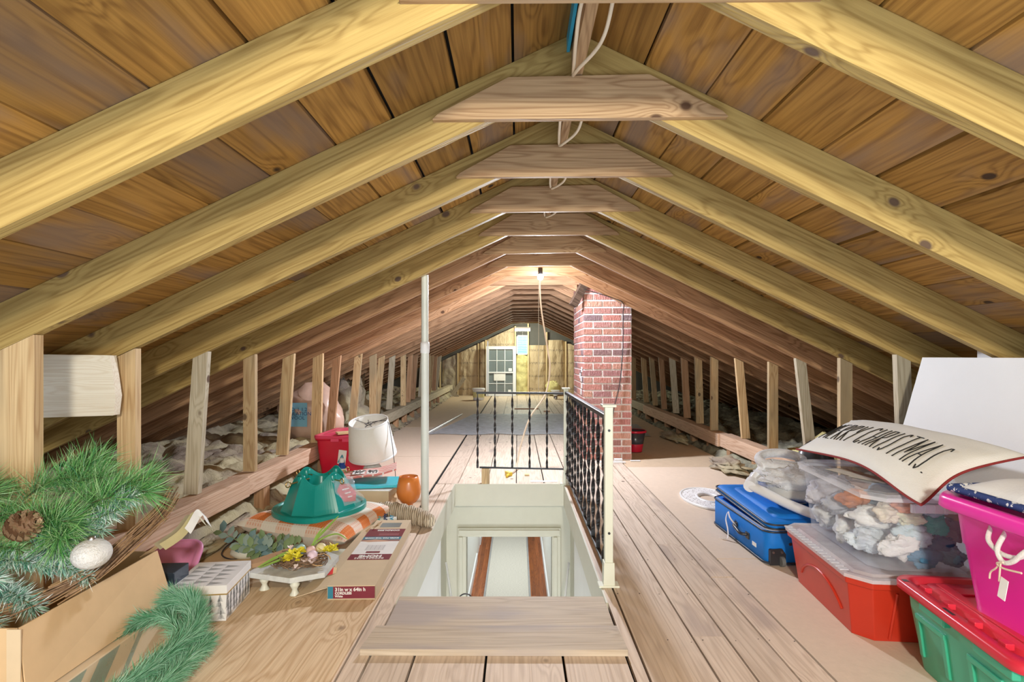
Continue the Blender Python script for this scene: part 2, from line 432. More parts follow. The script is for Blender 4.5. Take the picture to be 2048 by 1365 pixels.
# nail heads
for k, y in enumerate((1.25, 1.66, 2.07, 2.48, 2.89, 3.29, 3.70, 4.11, 4.51, 4.92, 5.33, 5.73)):
    for x in (.46, .56, .645, .69, .775, .82, .915, .955, 1.03, -.645) + ((-.47, -.39, -.33, -.15, -.07, .12, .20, .35) if y < 1.8 or y > 4.7 else ()):
        if R.random() < .75:
            xx, yy = x + R.uniform(-.01, .01), y + R.uniform(-.012, .012); r_ = R.choice((.0025, .0032, .004))
            fl.add([(xx + r_ * math.cos(a * PI / 3), yy + r_ * math.sin(a * PI / 3), .0006) for a in range(6)], [list(range(6))], 1)
# black backing sheets, painting the dark void under the boards
def under_floor(x0, y0, x1, y1): fl.b2((x0, y0, -.06), (x1, y1, -.035), 1)
under_floor(-4.05, .3, HX0 - .02, 15.0); under_floor(HX1 + .02, .3, 4.3, 15.0)
under_floor(HX0 - .02, .3, HX1 + .02, HY0 - .01); under_floor(HX0 - .02, HY1 + .02, HX1 + .02, 15.0)
struct(obj('floor', fl, [M_floor, M_dark], M=frame((0, 0, 0), (0, 1, 0))))
# loose boards across the front of the hatch
cv = MB().b2((-.515, 2.14, .001), (.375, 2.405, .021))
tag(obj('cover_board', cv, M_cover, M=frame((0, 2.3, 0), (1, 0, 0)), bevel=.003), 'wide grey-brown loose board over the front edge of the stair opening', 'board', 'boards across the stair opening')
cv = MB().prism([(-.565, 1.965), (.395, 1.96), (.385, 2.137), (-.548, 2.137)], .001, .024, 'XY')
tag(obj('cover_board', cv, M_cover, M=frame((.3, 2.05, 0), (1, 0, 0)), bevel=.003), 'tan board with a pointed knot stain, nearest the camera at the opening', 'board', 'boards across the stair opening')
# sheets lying on the floor left and right
def sheet(x0, y0, x1, y1, z, mat, label, name='floor_sheet', t=.012, grain=(0, 1, 0)):
    o = obj(name, MB().b2((x0, y0, z), (x1, y1, z + t)), mat, M=frame((x0, y0, z), grain), bevel=.001)
    return tag(o, label, 'board', 'sheets laid as flooring')
sheet(-1.70, .85, -.612, 2.52, .0, M_ply, 'golden plywood sheet with strong grain on the floor at front left', 'plywood_sheet')
sheet(-1.73, 2.53, -.70, 4.05, -.012, M_part2, 'pressed board on the floor beneath the plaid pillow')
sheet(-1.73, 4.06, -.70, 5.85, -.012, M_part, 'pinkish board on the floor around the table lamp')
sheet(-1.73, 5.86, -.70, 8.25, -.012, M_part, 'pinkish board on the floor left of the grey plastic film')
sheet(-1.73, 8.26, -.70, 14.9, -.012, M_part2, 'far tan board on the floor along the left wall')
sheet(1.055, .85, 2.05, 2.90, -.012, M_part, 'tan board on the floor beneath the red tote')
sheet(1.055, 2.91, 2.05, 5.30, -.012, M_part, 'tan board on the floor beneath the blue suitcase')
sheet(1.055, 5.31, 2.10, 9.0, -.014, M_part2, 'brown board on the floor right of the chimney')
sheet(1.055, 9.01, 2.10, 14.9, -.012, M_part2, 'far brown board on the floor along the right wall')

# ---------------------------------------------------------------- stairwell
Z1 = -2.44
st = MB()
# upper rim (beige) and side walls
st.b2((HX0 - .03, HY1, -.185), (HX1 + .03, HY1 + .03, -.001))
struct(obj('trim_1', st, M_cream, M=T(0, HY1, -.1)))
st = MB()
st.b2((HX0 - .022, HY0, -.18), (HX0, HY1, -.001)); st.b2((HX1, HY0, -.18), (HX1 + .022, HY1, -.001))
struct(obj('trim_2', st, M_cream, M=T(0, 3, -.1)))
st = MB()
st.b2((HX0 - .05, 1.2, Z1), (HX0 - .005, 3.78, -.182)); st.b2((HX1 + .005, 1.2, Z1), (HX1 + .05, 3.78, -.182))
struct(obj('wall_stair', st, M_white, M=T(0, 2, -1)))
st = MB()
for a, b2 in ((-.66, -.62), (.46, .50)): st.b2((a, 3.78, Z1), (b2, 4.84, -.13))
st.b2((-.66, 4.62, -.14), (.5, 4.84, -.12))
dx0, dx1, dz1 = -.445, .30, -.50
st.b2((-.64, 4.80, Z1), (dx0, 4.90, -.13)); st.b2((dx1, 4.80, Z1), (.48, 4.90, -.13)); st.b2((dx0, 4.80, dz1), (dx1, 4.90, -.13))
struct(obj('wall_landing', st, M_cream, M=T(0, 4.5, -1)))
st = MB()
cw = .075
for a, b2 in ((dx0 - cw, dx0), (dx1, dx1 + cw)):
    st.b2((a, 4.772, Z1), (b2, 4.80, dz1))
    st.b2((a + .012, 4.762, Z1), (b2 - .03, 4.774, dz1))
st.b2((dx0 - cw, 4.772, dz1), (dx1 + cw, 4.80, dz1 + cw)); st.b2((dx0 - cw + .01, 4.762, dz1 + .022), (dx1 + cw - .01, 4.774, dz1 + cw - .015))
struct(obj('door_1', st, M_cream, M=T(0, 4.8, -1), bevel=.003))
# hallway below
hall = MB()
hx0, hx1 = -.70, .45
hall.b2((hx0 - .04, 4.9, Z1), (hx0, 14, .0 - .1)); hall.b2((hx1, 4.9, Z1), (hx1 + .04, 14, -.1)); hall.b2((hx0, 13.96, Z1), (hx1, 14, -.1))
hall.b2((hx0 - .04, 4.9, -.11), (hx1 + .04, 14, -.09))
struct(obj('wall_hall', hall, M_white, M=T(0, 9, -1)))
hb = MB().b2((hx0, 4.95, Z1), (hx0 + .02, 9.4, Z1 + .14)).b2((hx0, 10.2, Z1), (hx0 + .02, 13.9, Z1 + .14)).b2((hx1 - .02, 4.95, Z1), (hx1, 13.9, Z1 + .14))
struct(obj('baseboard_hall', hb, M_whitep, M=T(0, 9, -2.4)))
M_oak = wood('red_oak_floor', (.36, .115, .035), (.20, .055, .018), var=.5, ringscale=(.7, 8, 8), rough=.3, knot=.02)
hf = MB()
x = hx0
while x < hx1:
    y = 1.0 + R.uniform(0, .8)
    hf.b2((x + .0005, 1.0, Z1 - .02), (x + .0565, y, Z1))
    while y < 14:
        y2 = y + R.uniform(.6, 1.4); hf.b2((x + .0005, y, Z1 - .02), (x + .0565, y2 - .001, Z1)); y = y2
    x += .057
struct(obj('floor_hall', hf, M_oak, M=frame((0, 0, Z1), (0, 1, 0))))
m, nt, b = newmat('runner_weave')
tc = node(nt, 'ShaderNodeTexCoord'); n = noisen(nt, vmath(nt, 'MULTIPLY', tc.outputs['Object'], (40, 260, 1)), 1.0, 3)
nt.links.new(mixc(nt, maprange(nt, n, .3, .7), (.70, .66, .58), (.46, .43, .37)), b.inputs['Base Color']); b.inputs['Roughness'].default_value = .9
M_run = m
M_runedge = plain('runner_edge', (.35, .34, .33), .9)
ru = thing('hallway_runner', 'long cream woven runner on the wood floor below the stair opening', 'rug', (-.15, 8, Z1 + .001))
obj('rug_field', MB().b2((-.315, -3.0, .0), (.315, 5.4, .012)), M_run, ru)
for sx in (-1, 1): obj('rug_border', MB().b2((sx * .317, -3.0, 0), (sx * .345, 5.4, .013)), M_runedge, ru)

# ---------------------------------------------------------------- gable wall
YG = 15.0
gw = MB()
gw.prism([(EL, -.05), (ER, -.05), (ER, deckz(ER)), (RX, deckz(RX)), (EL, deckz(EL))], YG + .01, YG + .05, 'XZ')
struct(obj('wall_back', gw, plain('gable_board', (.10, .095, .085), .9), M=T(0, YG, 0)))
gs = MB()
M_gst = wood('gable_stud', (.70, .55, .32), (.5, .36, .18))
gxs = [-2.6, -2.1, -1.62, -1.06, -.86, -.06, .29, .79, 1.31, 1.85, 2.3, 2.8]
for x in gxs:
    o = obj('gable_stud', MB().b2((x - .019, YG - .08, 0), (x + .019, YG + .008, under(x) - .01)), M_gst, M=frame((x, YG, 0), (0, 0, 1), (1, 0, 0)))
    tag(o, 'thin upright stud in the far gable wall between insulation batts', 'stud', 'studs of the far gable wall')
for i, (a, b2) in enumerate(((-2.0, -1.3), (-1.3, -.9))):
    pass
# kraft paper faced batts
m, nt, b = newmat('kraft_paper'); tc = node(nt, 'ShaderNodeTexCoord')
n = noisen(nt, vmath(nt, 'MULTIPLY', tc.outputs['Object'], (5, 5, 2)), 1.5, 5, .6)
pr = noisen(nt, vmath(nt, 'MULTIPLY', tc.outputs['Object'], (26, 1, 90)), 1., 2)
wv = node(nt, 'ShaderNodeTexWave'); wv.wave_type = 'BANDS'; wv.bands_direction = 'Z'; wv.inputs['Scale'].default_value = .9
nt.links.new(tc.outputs['Object'], wv.inputs['Vector'])
ink = mth(nt, 'MULTIPLY', mth(nt, 'GREATER_THAN', wv.outputs['Fac'], .94), mth(nt, 'GREATER_THAN', pr, .52))
nt.links.new(mixc(nt, mth(nt, 'MULTIPLY', ink, .7), mixc(nt, n, (.36, .26, .15), (.58, .45, .28)), (.10, .08, .06)), b.inputs['Base Color'])
b.inputs['Roughness'].default_value = .55; bump(nt, b, n, .8, .06); M_kraft = m
def batt(x0, x1, z0, z1, seed, label):
    def fn(u, v):
        x = x0 + (x1 - x0) * u; zt = min(z1, under(x) - .02); z = z0 + (zt - z0) * v
        bul = .07 * (1 - (2 * u - 1) ** 4) + .028 * noise.noise(Vector((x * 9 + seed, z * 3.2, seed))) + .015 * noise.noise(Vector((x * 25, z * 9 + x * 14, seed)))
        return (x, YG - .02 - bul, z)
    o = obj('insulation_batt', MB().grid(fn, 16, 40), M_kraft, M=T((x0 + x1) / 2, YG, z0))
    tag(o, label, 'insulation', 'paper faced batts in the gable wall')
batt(-1.60, -1.08, 0, 2, 1, 'brown paper faced insulation batt at far left of the window sash')
batt(-1.04, -.88, 0, 2, 2, 'narrow brown paper batt half hidden beside the window sash')
batt(-.84, -.08, 1.2, 2, 3, 'wrinkled brown paper batt above the leaning window sash')
batt(.31, .77, 0, 1.36, 4, 'brown paper batt in the gable wall right of the blue vent')
batt(.81, 1.29, 0, 1.5, 5, 'brown paper batt in the gable wall behind the white funnel')
batt(1.33, 1.83, 0, 1.4, 6, 'brown paper batt in the gable wall beside the chimney')
m, nt, b = newmat('insulation_wool'); tc = node(nt, 'ShaderNodeTexCoord')
n = noisen(nt, tc.outputs['Object'], 7, 8, .7); n2 = noisen(nt, tc.outputs['Object'], 1.7, 3)
nt.links.new(mixc(nt, maprange(nt, n2, .42, .62), mixc(nt, n, (.22, .17, .13), (.54, .46, .37)), mixc(nt, n, (.44, .38, .22), (.72, .65, .44))), b.inputs['Base Color'])
b.inputs['Roughness'].default_value = 1; b.inputs['Specular IOR Level'].default_value = .05; bump(nt, b, n, 1.0, .035); M_wool = m
M_yel = plain('yellow_wool', (.72, .64, .30), 1, 0, .25, 12, 1.0, 0, 30)
def batt2(x0, x1, z0, z1, seed, label, mat):
    def fn(u, v):
        x = x0 + (x1 - x0) * u; z = z0 + (min(z1, under(x) - .02) - z0) * v
        return (x, YG - .01 - .05 * (1 - (2 * u - 1) ** 4) - .05 * noise.noise(Vector((x * 8 + seed, z * 6, seed))), z)
    o = obj('insulation_wool', MB().grid(fn, 14, 36), mat, M=T((x0 + x1) / 2, YG, z0)); tag(o, label, 'insulation')
batt2(-.03, .27, 0, 1.10, 8, 'bare yellow insulation wool below the blue louvre vent', M_yel)
batt2(-2.05, -1.66, 0, 2, 9, 'torn bare insulation at the far left corner of the gable wall', M_wool)
tag(obj('yellow_wool_tuft', MB().blob((.95, 14.7, .2), (.2, .15, .2), 3, .5, 2.5), M_yel, M=T(.95, 14.7, 0)), 'torn tuft of yellow wool on the far floor behind the funnel', 'insulation')

# louvre vent
v = thing('louvre_vent', 'small blue louvred vent high in the far gable wall', 'vent', (.13, YG - .04, 1.10))
fr = MB()
for a, b2 in (((-.16, -.03, 0), (-.13, .02, .53)), ((.13, -.03, 0), (.16, .02, .53)), ((-.16, -.03, 0), (.16, .02, .03)), ((-.16, -.03, .50), (.16, .02, .53))): fr.b2(a, b2)
obj('frame', fr, M_whitep, v)
M_slat = plain('vent_slat', (.30, .62, .78), .4)
for k in range(10): obj('slat', MB().box((0, -.005, .055 + k * .047), (.26, .035, .005), Matrix.Rotation(.6, 3, 'X')), M_slat, v)
obj('glow_backing', MB().b2((-.14, .018, .02), (.14, .022, .51)), emis('daylight_blue', (.10, .50, .85), 1.3), v)  # glowing blue panel stands in for daylight behind the slats

# window sash leaning on the wall
ws = thing('window_sash', 'white divided-light window unit leaning against the far gable wall', 'window', (-.44, 14.62, 0), 0, None, (-.10, 0, 0))
M_pane = clear('window_glass', (.30, .36, .38), .45, .05)
W, H = .80, 1.33
def bar(nm, a, b2, p=ws): return obj(nm, MB().b2(a, b2), M_whitep, p, bevel=.003)
bar('side_frame', (-W / 2, -.04, 0), (-W / 2 + .075, .05, H)); bar('side_frame', (W / 2 - .085, -.04, 0), (W / 2, .05, H))
bar('head_rail', (-W / 2 + .076, -.04, H - .08), (W / 2 - .086, .05, H)); bar('bottom_rail', (-W / 2 + .076, -.04, 0), (W / 2 - .086, .05, .055))
bar('meeting_rail', (-W / 2 + .076, -.035, .61), (W / 2 - .086, .045, .645))
for zz in (.055, .645):
    ph = .555 if zz < .1 else .605
    mb = MB()
    for k in (1, 2): mb.b2((-W / 2 + .076 + k * .213 - .008, -.012, zz), (-W / 2 + .076 + k * .213 + .008, .008, zz + ph))
    mb.b2((-W / 2 + .076, -.012, zz + ph / 2 - .008), (W / 2 - .086, .008, zz + ph / 2 + .008))
    obj('muntins', mb, M_whitep, ws)
    obj('glass_pane', MB().b2((-W / 2 + .076, -.002, zz), (W / 2 - .086, .002, zz + ph)), M_pane, ws)
M_paper = plain('paper_white', (.85, .85, .83), .7)
obj('sticker', MB().b2((-.19, -.018, .41), (.12, -.014, .60)), M_paper, ws); obj('sticker', MB().b2((.20, -.018, .66), (.29, -.014, .74)), M_paper, ws); obj('sticker', MB().b2((.19, -.018, .08), (.27, -.014, .17)), M_paper, ws)
tag(obj('metal_strip', MB().b2((-.80, 14.50, 0), (-.77, 14.52, 1.46)), M_steel, M=T(-.79, 14.5, 0), bevel=.002), 'tall grey metal strip standing in front of the far window unit', 'metal strip')
bk = thing('plastic_bucket', 'white lidded bucket on the far floor left of the window unit', 'bucket', (-.94, 13.3, 0))
obj('pail', MB().lathe([(0, .003), (.125, .003), (.13, .01), (.145, .25), (.152, .255)], n=28), M_whitep, bk)
obj('lid', MB().lathe([(.158, .245), (.158, .285), (.148, .29), (0, .288)], n=28), M_whitep, bk)
obj('label', MB().lathe([(.137, .07), (.1465, .2)], n=28), plain('bucket_label', (.75, .70, .35), .5), bk)
fu = thing('white_funnel', 'small white and grey funnel shaped pipe boot on the far floor', 'funnel', (.94, 13.6, 0))
obj('funnel_body', MB().lathe([(.03, 0), (.035, .06), (.11, .20), (.12, .22), (.10, .20), (.02, .06)], n=20), M_whitep, fu)
obj('metal_collar', MB().lathe([(.045, 0), (.05, .02), (.045, .09), (.036, .09)], n=20), M_steel, fu)
for k, (x, y, a) in enumerate(((-2.0 + .35, 14.3, .6), (-1.52, 14.4, -.35))):
    M = frame((x, y, .02), (math.sin(a), 0, math.cos(a)) if k == 0 else (-.5, .1, .42), (0, -1, 0))
    o = obj('scrap_board', MB().b2((0, 0, 0), (.55, .10, .02)), M_stud2, M=M, local=True)
    tag(o, ('scrap of board leaning in the far left corner', 'loose offcut lying against the far left corner boards')[k], 'board')
tag(obj('floor_stick', MB().b2((-.06, 11.0, .0), (.42, 11.05, .02)), M_stud3, M=T(0, 11, 0)), 'short brown stick lying on the far floorboards', 'stick')
tag(obj('floor_stick', MB().b2((.50, 10.5, .0), (.62, 10.54, .02)), M_stud3, M=T(0, 11, 0)), 'tiny brown stick on the far floorboards near the post', 'stick')

# ---------------------------------------------------------------- lamps
M_glow = emis('lit_bulb', (1, .98, 1), 60)
bl = thing('bare_bulb', 'bare lit bulb hanging from the collar board in the middle', 'light bulb', (.225, 5.42, 1.84))
obj('socket', MB().lathe([(0, .10), (.022, .10), (.024, .05), (.016, .02), (.016, .0)], n=16), M_blackp, bl)
obj('bulb', MB().lathe([(.012, .0), (.016, -.012), (.028, -.032), (.03, -.05), (.024, -.068), (.012, -.078), (0, -.08)], c=(0, 0, .055), n=20), M_glow, bl)
fl2 = thing('gable_lamp', 'glowing lamp fixture under the last collar board', 'lamp', (.13, 14.2, 1.74))
obj('fixture_base', MB().b2((-.20, -.05, .03), (.20, .05, .07)), M_whitep, fl2)
obj('lamp_tube', MB().tube([(-.19, 0, 0), (.19, 0, 0)], .028, 12), emis('lit_tube', (1, 1, .92), 22), fl2)
obj('pull_chain', MB().tube([(.0, -.03, .03), (.0, -.03, -.38)], .003, 5), M_whitep, fl2)
tag(obj('pull_string', MB().tube([(.205, 5.36, 1.80), (.206, 5.36, 1.3), (.205, 5.36, .62)], .0022, 5), M_cream, M=T(.2, 5.36, 1.8)), 'thin pull string dangling from the bare bulb', 'string')
M_cord = plain('cream_cord', (.78, .66, .50), .5)
def bez(pts, n=10):
    """Catmull-Rom through pts"""
    P = [Vector(p) for p in pts]; P = [P[0] * 2 - P[1]] + P + [P[-1] * 2 - P[-2]]; out = []
    for i in range(1, len(P) - 2):
        for k in range(n):
            t = k / n; a, b2, c, d = P[i - 1:i + 3]
            out.append(.5 * ((2 * b2) + (c - a) * t + (2 * a - 5 * b2 + 4 * c - d) * t * t + (3 * b2 - a - 3 * c + d) * t ** 3))
    out.append(P[-2]); return out
ec = thing('extension_cord', 'pale cord hanging from the bulb down to a yellow plug on the floor', 'cord', (-.02, 4.95, 0))
pts = [(.215, 5.40, 1.87), (.23, 5.38, 1.55), (.29, 5.36, 1.15), (.315, 5.34, .95), (.27, 5.32, .70), (.12, 5.28, .48), (.03, 5.2, .22), (-.01, 5.1, .05), (-.05, 4.98, .012)]
obj('cable', MB().tube([Vector(p) - Vector((-.02, 4.95, 0)) for p in bez(pts)], .008, 8), M_cord, ec)
obj('plug', MB().box((-.06, -.03, .02), (.035, .08, .03), Matrix.Rotation(.5, 3, 'Z')).tube([(-.06, -.08, .02), (-.075, -.12, .012)], .012, 8), plain('yellow_plug', (.78, .58, .06), .4), ec)
# ridge cables: cream romex looping between collar boards
for i in range(0, 4):
    y0, y1 = ry(i) - .02, ry(i + 1) - .07
    zt = (1.99, 1.985, 1.97, 1.965)[i]
    pts = [(.235, y0, 2.02), (.245, y0 + .15, 1.985), (.235, (y0 + y1) / 2, 1.955), (.18 + .01, y1 - .12, 1.965), (.185, y1, 2.005)]
    pt2 = [(.185, y0, 2.02), (.165, y0 + .16, 1.985), (.165, (y0 + y1) / 2, 1.965), (.175, y1 - .12, 1.975), (.185, y1, 2.01)]
    cb = thing('ridge_cable', 'pair of cream cables drooping below the ridge in the %s bay' % ('nearest', 'second', 'third', 'fourth')[i], 'cable', (.2, y0, 2.0), 0, 'cables along the ridge')
    for q in (pts, pt2): obj('cable_strand', MB().tube([Vector(p) - Vector((.2, y0, 2.0)) for p in bez(q)], .0055, 8), M_cord, cb)
M_blue = emis('daylit_blue_gap', (.02, .42, .80), .9)
tag(obj('blue_ridge_strip', MB().b2((.166, 1.30, 2.10), (.176, 1.86, 2.17)), plain('blue_plastic', (.03, .42, .70), .4), M=T(.17, 1.5, 2.1)), 'narrow bright blue strip beside the ridge board near the camera', 'strip')
# black wire down the chimney
tag(obj('black_wire', MB().tube(bez([(.66, 5.50, 1.74), (.95, 5.52, 1.655), (1.06, 5.52, 1.60), (1.075, 5.60, 1.5), (1.08, 5.63, 1.2), (1.065, 5.63, .95), (1.04, 5.63, .75), (.98, 5.62, .5), (.96, 5.60, .27), (.92, 5.58, .02)]), .0045, 6), M_blackp, M=T(1, 5.6, 0)), 'thin black wire hanging down the front of the brick chimney', 'wire')
# dark block by the chimney top
blk = MB().box((0, 0, 0), (.075, .09, .30))
o = obj('wood_block', blk, wood('dark_brown_wood', (.13, .085, .06), (.05, .03, .02)), M=T(.64, 5.66, 1.72) @ Euler((0, .5, .2)).to_matrix().to_4x4(), local=True); tag(o, 'dark tilted wood block wedged beside the top of the chimney', 'block')

# ---------------------------------------------------------------- chimney
m, nt, b = newmat('red_brick'); tc = node(nt, 'ShaderNodeTexCoord'); ge = node(nt, 'ShaderNodeNewGeometry')
rmp = node(nt, 'ShaderNodeValToRGB'); e = rmp.color_ramp.elements
e[0].position = 0; e[0].color = (.40, .16, .135, 1); e[1].position = .97; e[1].color = (.20, .13, .14, 1)
for p, c in ((.3, (.48, .21, .17, 1)), (.55, (.34, .16, .16, 1)), (.75, (.54, .28, .20, 1)), (.9, (.34, .15, .12, 1))):
    q = rmp.color_ramp.elements.new(p); q.color = c
nt.links.new(ge.outputs['Random Per Island'], rmp.inputs[0])
g = noisen(nt, vmath(nt, 'MULTIPLY', tc.outputs['Object'], (90, 90, 12)), 1.0, 3)
n = noisen(nt, tc.outputs['Object'], 30, 5, .7)
spl = mth(nt, 'MULTIPLY', maprange(nt, n, .54, .66), maprange(nt, g, .4, .6))
nt.links.new(mixc(nt, mth(nt, 'MULTIPLY', spl, .7), rmp.outputs[0], (.62, .52, .48)), b.inputs['Base Color']); b.inputs['Roughness'].default_value = .85
bump(nt, b, mth(nt, 'ADD', g, n), .9, .012); M_brick = m
M_mort = plain('mortar', (.80, .75, .73), .95, 0, .12, 25, .6)
cm = thing('brick_chimney', 'square red brick chimney rising through the roof right of centre', 'chimney', (.928, 6.15, 0))
bx0, bx1, by0, by1 = CH[0] - .928, CH[1] - .928, CH[2] - 6.15, CH[3] - 6.15
bk = MB(); ch = .0714; k = 0
while k * ch < 2.02:
    z0, z1 = k * ch + .0075, (k + 1) * ch - .0085
    def row(a, b2, off, fn, L=.197):
        x = a - off
        while x < b2 - .01:
            xa, xb = max(a, x), min(b2, x + L - .015)
            if xb - xa > .012: fn(xa, xb)
            x += L
    j = lambda: R.uniform(0, .004)
    row(bx0, bx1, (k % 2) * .098, lambda p, q: bk.b2((p, by0 - j(), z0), (q, by0 + .06, z1)))
    row(by0 + .065, by1, (1 - k % 2) * .098, lambda p, q: bk.b2((bx0 - j(), p, z0), (bx0 + .06, q, z1)))
    row(by0 + .065, by1, (k % 2) * .098, lambda p, q: bk.b2((bx1 - .06, p, z0), (bx1 + j(), q, z1)))
    k += 1
obj('brickwork', bk, M_brick, cm, bevel=.0025)
obj('mortar_core', MB().b2((bx0 + .003, by0 + .004, 0), (bx1 - .003, by1 - .006, k * ch)), M_mort, cm)
spots = MB()
for z, y in ((.93, 5.80), (.83, 5.85), (.76, 5.80), (.69, 5.86), (.55, 5.90), (.47, 5.84), (.86, 5.95)): spots.b2((bx0 - .0075, y - 6.15 - .05, z - .03), (bx0 - .0055, y - 6.15 + .05, z + .025))
obj('paint_patches', spots, M_whitep, cm, None)

# ---------------------------------------------------------------- railing
M_iron = M_black; M_post = plain('post_cream', (.74, .76, .64), .4, 0, .03)
def twist_bar(p0, z0, z1, turns=2.75, ph=0.0, w_=.021, t=.006, n=54):
    mb = MB(); rings = []
    for k in range(n + 1):
        u = k / n; z = z0 + (z1 - z0) * u
        uu = min(1, max(0, (u - .05) / .9)); a = ph + turns * 2 * PI * uu
        ca, sa = math.cos(a), math.sin(a)
        rings.append([(p0[0] + x * ca - y * sa, p0[1] + x * sa + y * ca, z) for x, y in ((-w_ / 2, -t / 2), (w_ / 2, -t / 2), (w_ / 2, t / 2), (-w_ / 2, t / 2))])
    return mb.loft([[Vector(q) for q in r] for r in rings], cap0=True, cap1=True, smooth=False)
ra = thing('iron_railing', 'black twisted iron railing with cream posts around two sides of the stair opening', 'railing', (.41, 3.6, 0))
ox, oy = .41, 3.6
def post(x, y, h, big):
    p = obj('post', MB().b2((x - .019, y - .019, .0), (x + .019, y + .019, h)), M_post, ra, bevel=.003)
    obj('post_cap', MB().b2((x - .033, y - .033, h), (x + .033, y + .033, h + .012)), M_post, p, bevel=.003)
    obj('base_shoe', MB().prism([(x - .026, .0), (x - .026, .014), (x - .024, .115), (x + .024, .115), (x + .026, 0)][::-1], y - .025, y + .025).b2((x - .048, y - .03, 0), (x + .048, y + .03, .010)), M_post, p, bevel=.003)
    for s in (-1, 1): obj('bolt', MB().tube([(x, y - .0195, h * (.87 if s > 0 else .3)), (x, y - .023, h * (.87 if s > 0 else .3))], .006, 10), M_blackp, p)
post(.424 - ox, 2.565 - oy, .835, 1); post(.403 - ox, 4.575 - oy, .795, 0)
def rail(a, b2, h=.012, w_=.028, nm='top_rail'):
    a, b2 = Vector(a), Vector(b2); M = frame(a, b2 - a); L = (b2 - a).length
    return obj(nm, MB().b2((0, -w_ / 2, -h), (L, w_ / 2, h)), M_iron, ra, M=M, local=True, bevel=.003)
rail((.405 - ox, 4.555 - oy, .765), (.421 - ox, 2.584 - oy, .785)); rail((.405 - ox, 4.555 - oy, .095), (.421 - ox, 2.584 - oy, .065), .007, .022, 'bottom_rail')
rail((-.345 - ox, 4.62 - oy, .762), (.384 - ox, 4.60 - oy, .758), .009, .022); rail((-.32 - ox, 4.62 - oy, .135), (.384 - ox, 4.60 - oy, .125), .007, .02, 'bottom_rail')
for k in range(11):
    y = 4.46 - k * .178; x = .405 + (.421 - .405) * (4.555 - y) / 1.97
    obj('baluster', twist_bar((x - ox, y - oy), .075, .772, ph=k * .35, n=44), M_iron, ra)
for k in range(5):
    x = -.335 + k * .1455
    obj('baluster', twist_bar((x - ox, 4.615 - oy), .13, .758, ph=0, n=44, w_=.019), M_iron, ra)
tag(obj('wood_prop', MB().b2((-.30, 4.60, .0), (-.235, 4.65, .127)), M_stud, M=frame((-.27, 4.62, 0), (0, 0, 1), (1, 0, 0))), 'short upright wood block holding up the free end of the railing', 'block')
# vent pipe
pp = thing('white_pipe', 'tall white plastic pipe standing between the floor and the left roof slope', 'pipe', (-.64, 3.80, 0))
obj('lower_pipe', MB().tube([(0, 0, 0), (0, 0, 1.14)], .027, 28), M_whitep if 0 else plain('pvc_white', (.75, .79, .74), .35), pp)
obj('coupling', MB().lathe([(.027, 1.09), (.031, 1.095), (.032, 1.15), (.030, 1.165), (.026, 1.168)], n=28), M_whitep, pp)
obj('upper_pipe', MB().tube([(0, 0, 1.16), (0, 0, 1.63)], .0245, 28), plain('pvc_upper', (.74, .78, .72), .35), pp)

# ---------------------------------------------------------------- loose wool beyond the knee walls
def wool(side, name, label, mat, hgt):
    def fn(u, v):
        d = 0.0 + 2.05 * v ** 1.25; y = 1.2 + 13.75 * u
        x = (-1.70 - d) if side < 0 else (2.06 + d * .98)
        base = hgt * min(1, max(0, d / .42)) ** 1.2 * min(1, max(0, (y - 2.15) / .4) if side < 0 else 1)
        q = Vector((x * 1.3, y * 1.1, side))
        r1 = abs(noise.noise(q * 2.2)); r2 = abs(noise.noise(q * 5.5 + Vector((3, 1, 0))))
        z = -.03 + base + .10 * min(r1, .35) * 2 * (1 if d > .1 else .4) + .05 * r2 + .05 * noise.noise(q * 1.2)
        z += .025 * noise.noise(q * 14) - .03 * max(0, .25 - abs(noise.noise(Vector((q.x * 9, q.y * 3.5, 4))))) * 4 * .5
        if side < 0 and y < 2.2: z = -.03
        zr = (under(x) if x > EL + .02 and x < ER - .02 else 0) - .012
        if side > 0: z -= .03
        return (x, y, min(z, max(zr, -.03)))
    o = obj(name, MB().grid(fn, 460, 70, uv=False), mat, M=T(-2.5 if side < 0 else 2.8, 5, 0))
    tag(o, label, 'insulation', None, 'stuff')
wool(-1, 'insulation_wool', 'lumpy grey and cream insulation spread beyond the left knee wall', M_wool, .17)
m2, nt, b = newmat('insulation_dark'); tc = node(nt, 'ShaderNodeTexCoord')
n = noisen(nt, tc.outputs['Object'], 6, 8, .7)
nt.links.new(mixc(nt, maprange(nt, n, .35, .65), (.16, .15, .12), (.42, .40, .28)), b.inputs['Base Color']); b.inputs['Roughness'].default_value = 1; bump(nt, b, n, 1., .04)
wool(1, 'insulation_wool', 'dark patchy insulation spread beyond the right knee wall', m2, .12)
def tuft(x, y, r, seed, label, mat=None):
    tag(obj('insulation_tuft', MB().blob((x, y, r[2] * .8), r, seed, .7, 2.2, 16, 26), mat or M_wool, M=T(x, y, 0)), label, 'insulation', 'tufts of insulation poking out')
tuft(1.98, 5.15, (.14, .30, .05), 5, 'tuft of wool spilling under the right wall timber beside the tan board')
tuft(2.0, 7.0, (.10, .35, .045), 6, 'tuft of wool under the right wall timber near the chimney')
tuft(-1.70, 3.1, (.07, .45, .035), 7, 'cream wool poking out under the left timber beside the tree stand')
tuft(-1.67, 6.7, (.07, .5, .04), 8, 'cream wool poking out under the left timber beyond the lamp')
tuft(2.72, 4.7, (.22, .3, .22), 9, 'rounded yellowish wool heap in the right eaves', M_yel)
tuft(-2.3, 7.6, (.30, .5, .38), 11, 'tall grey heap of wool behind the left studs')
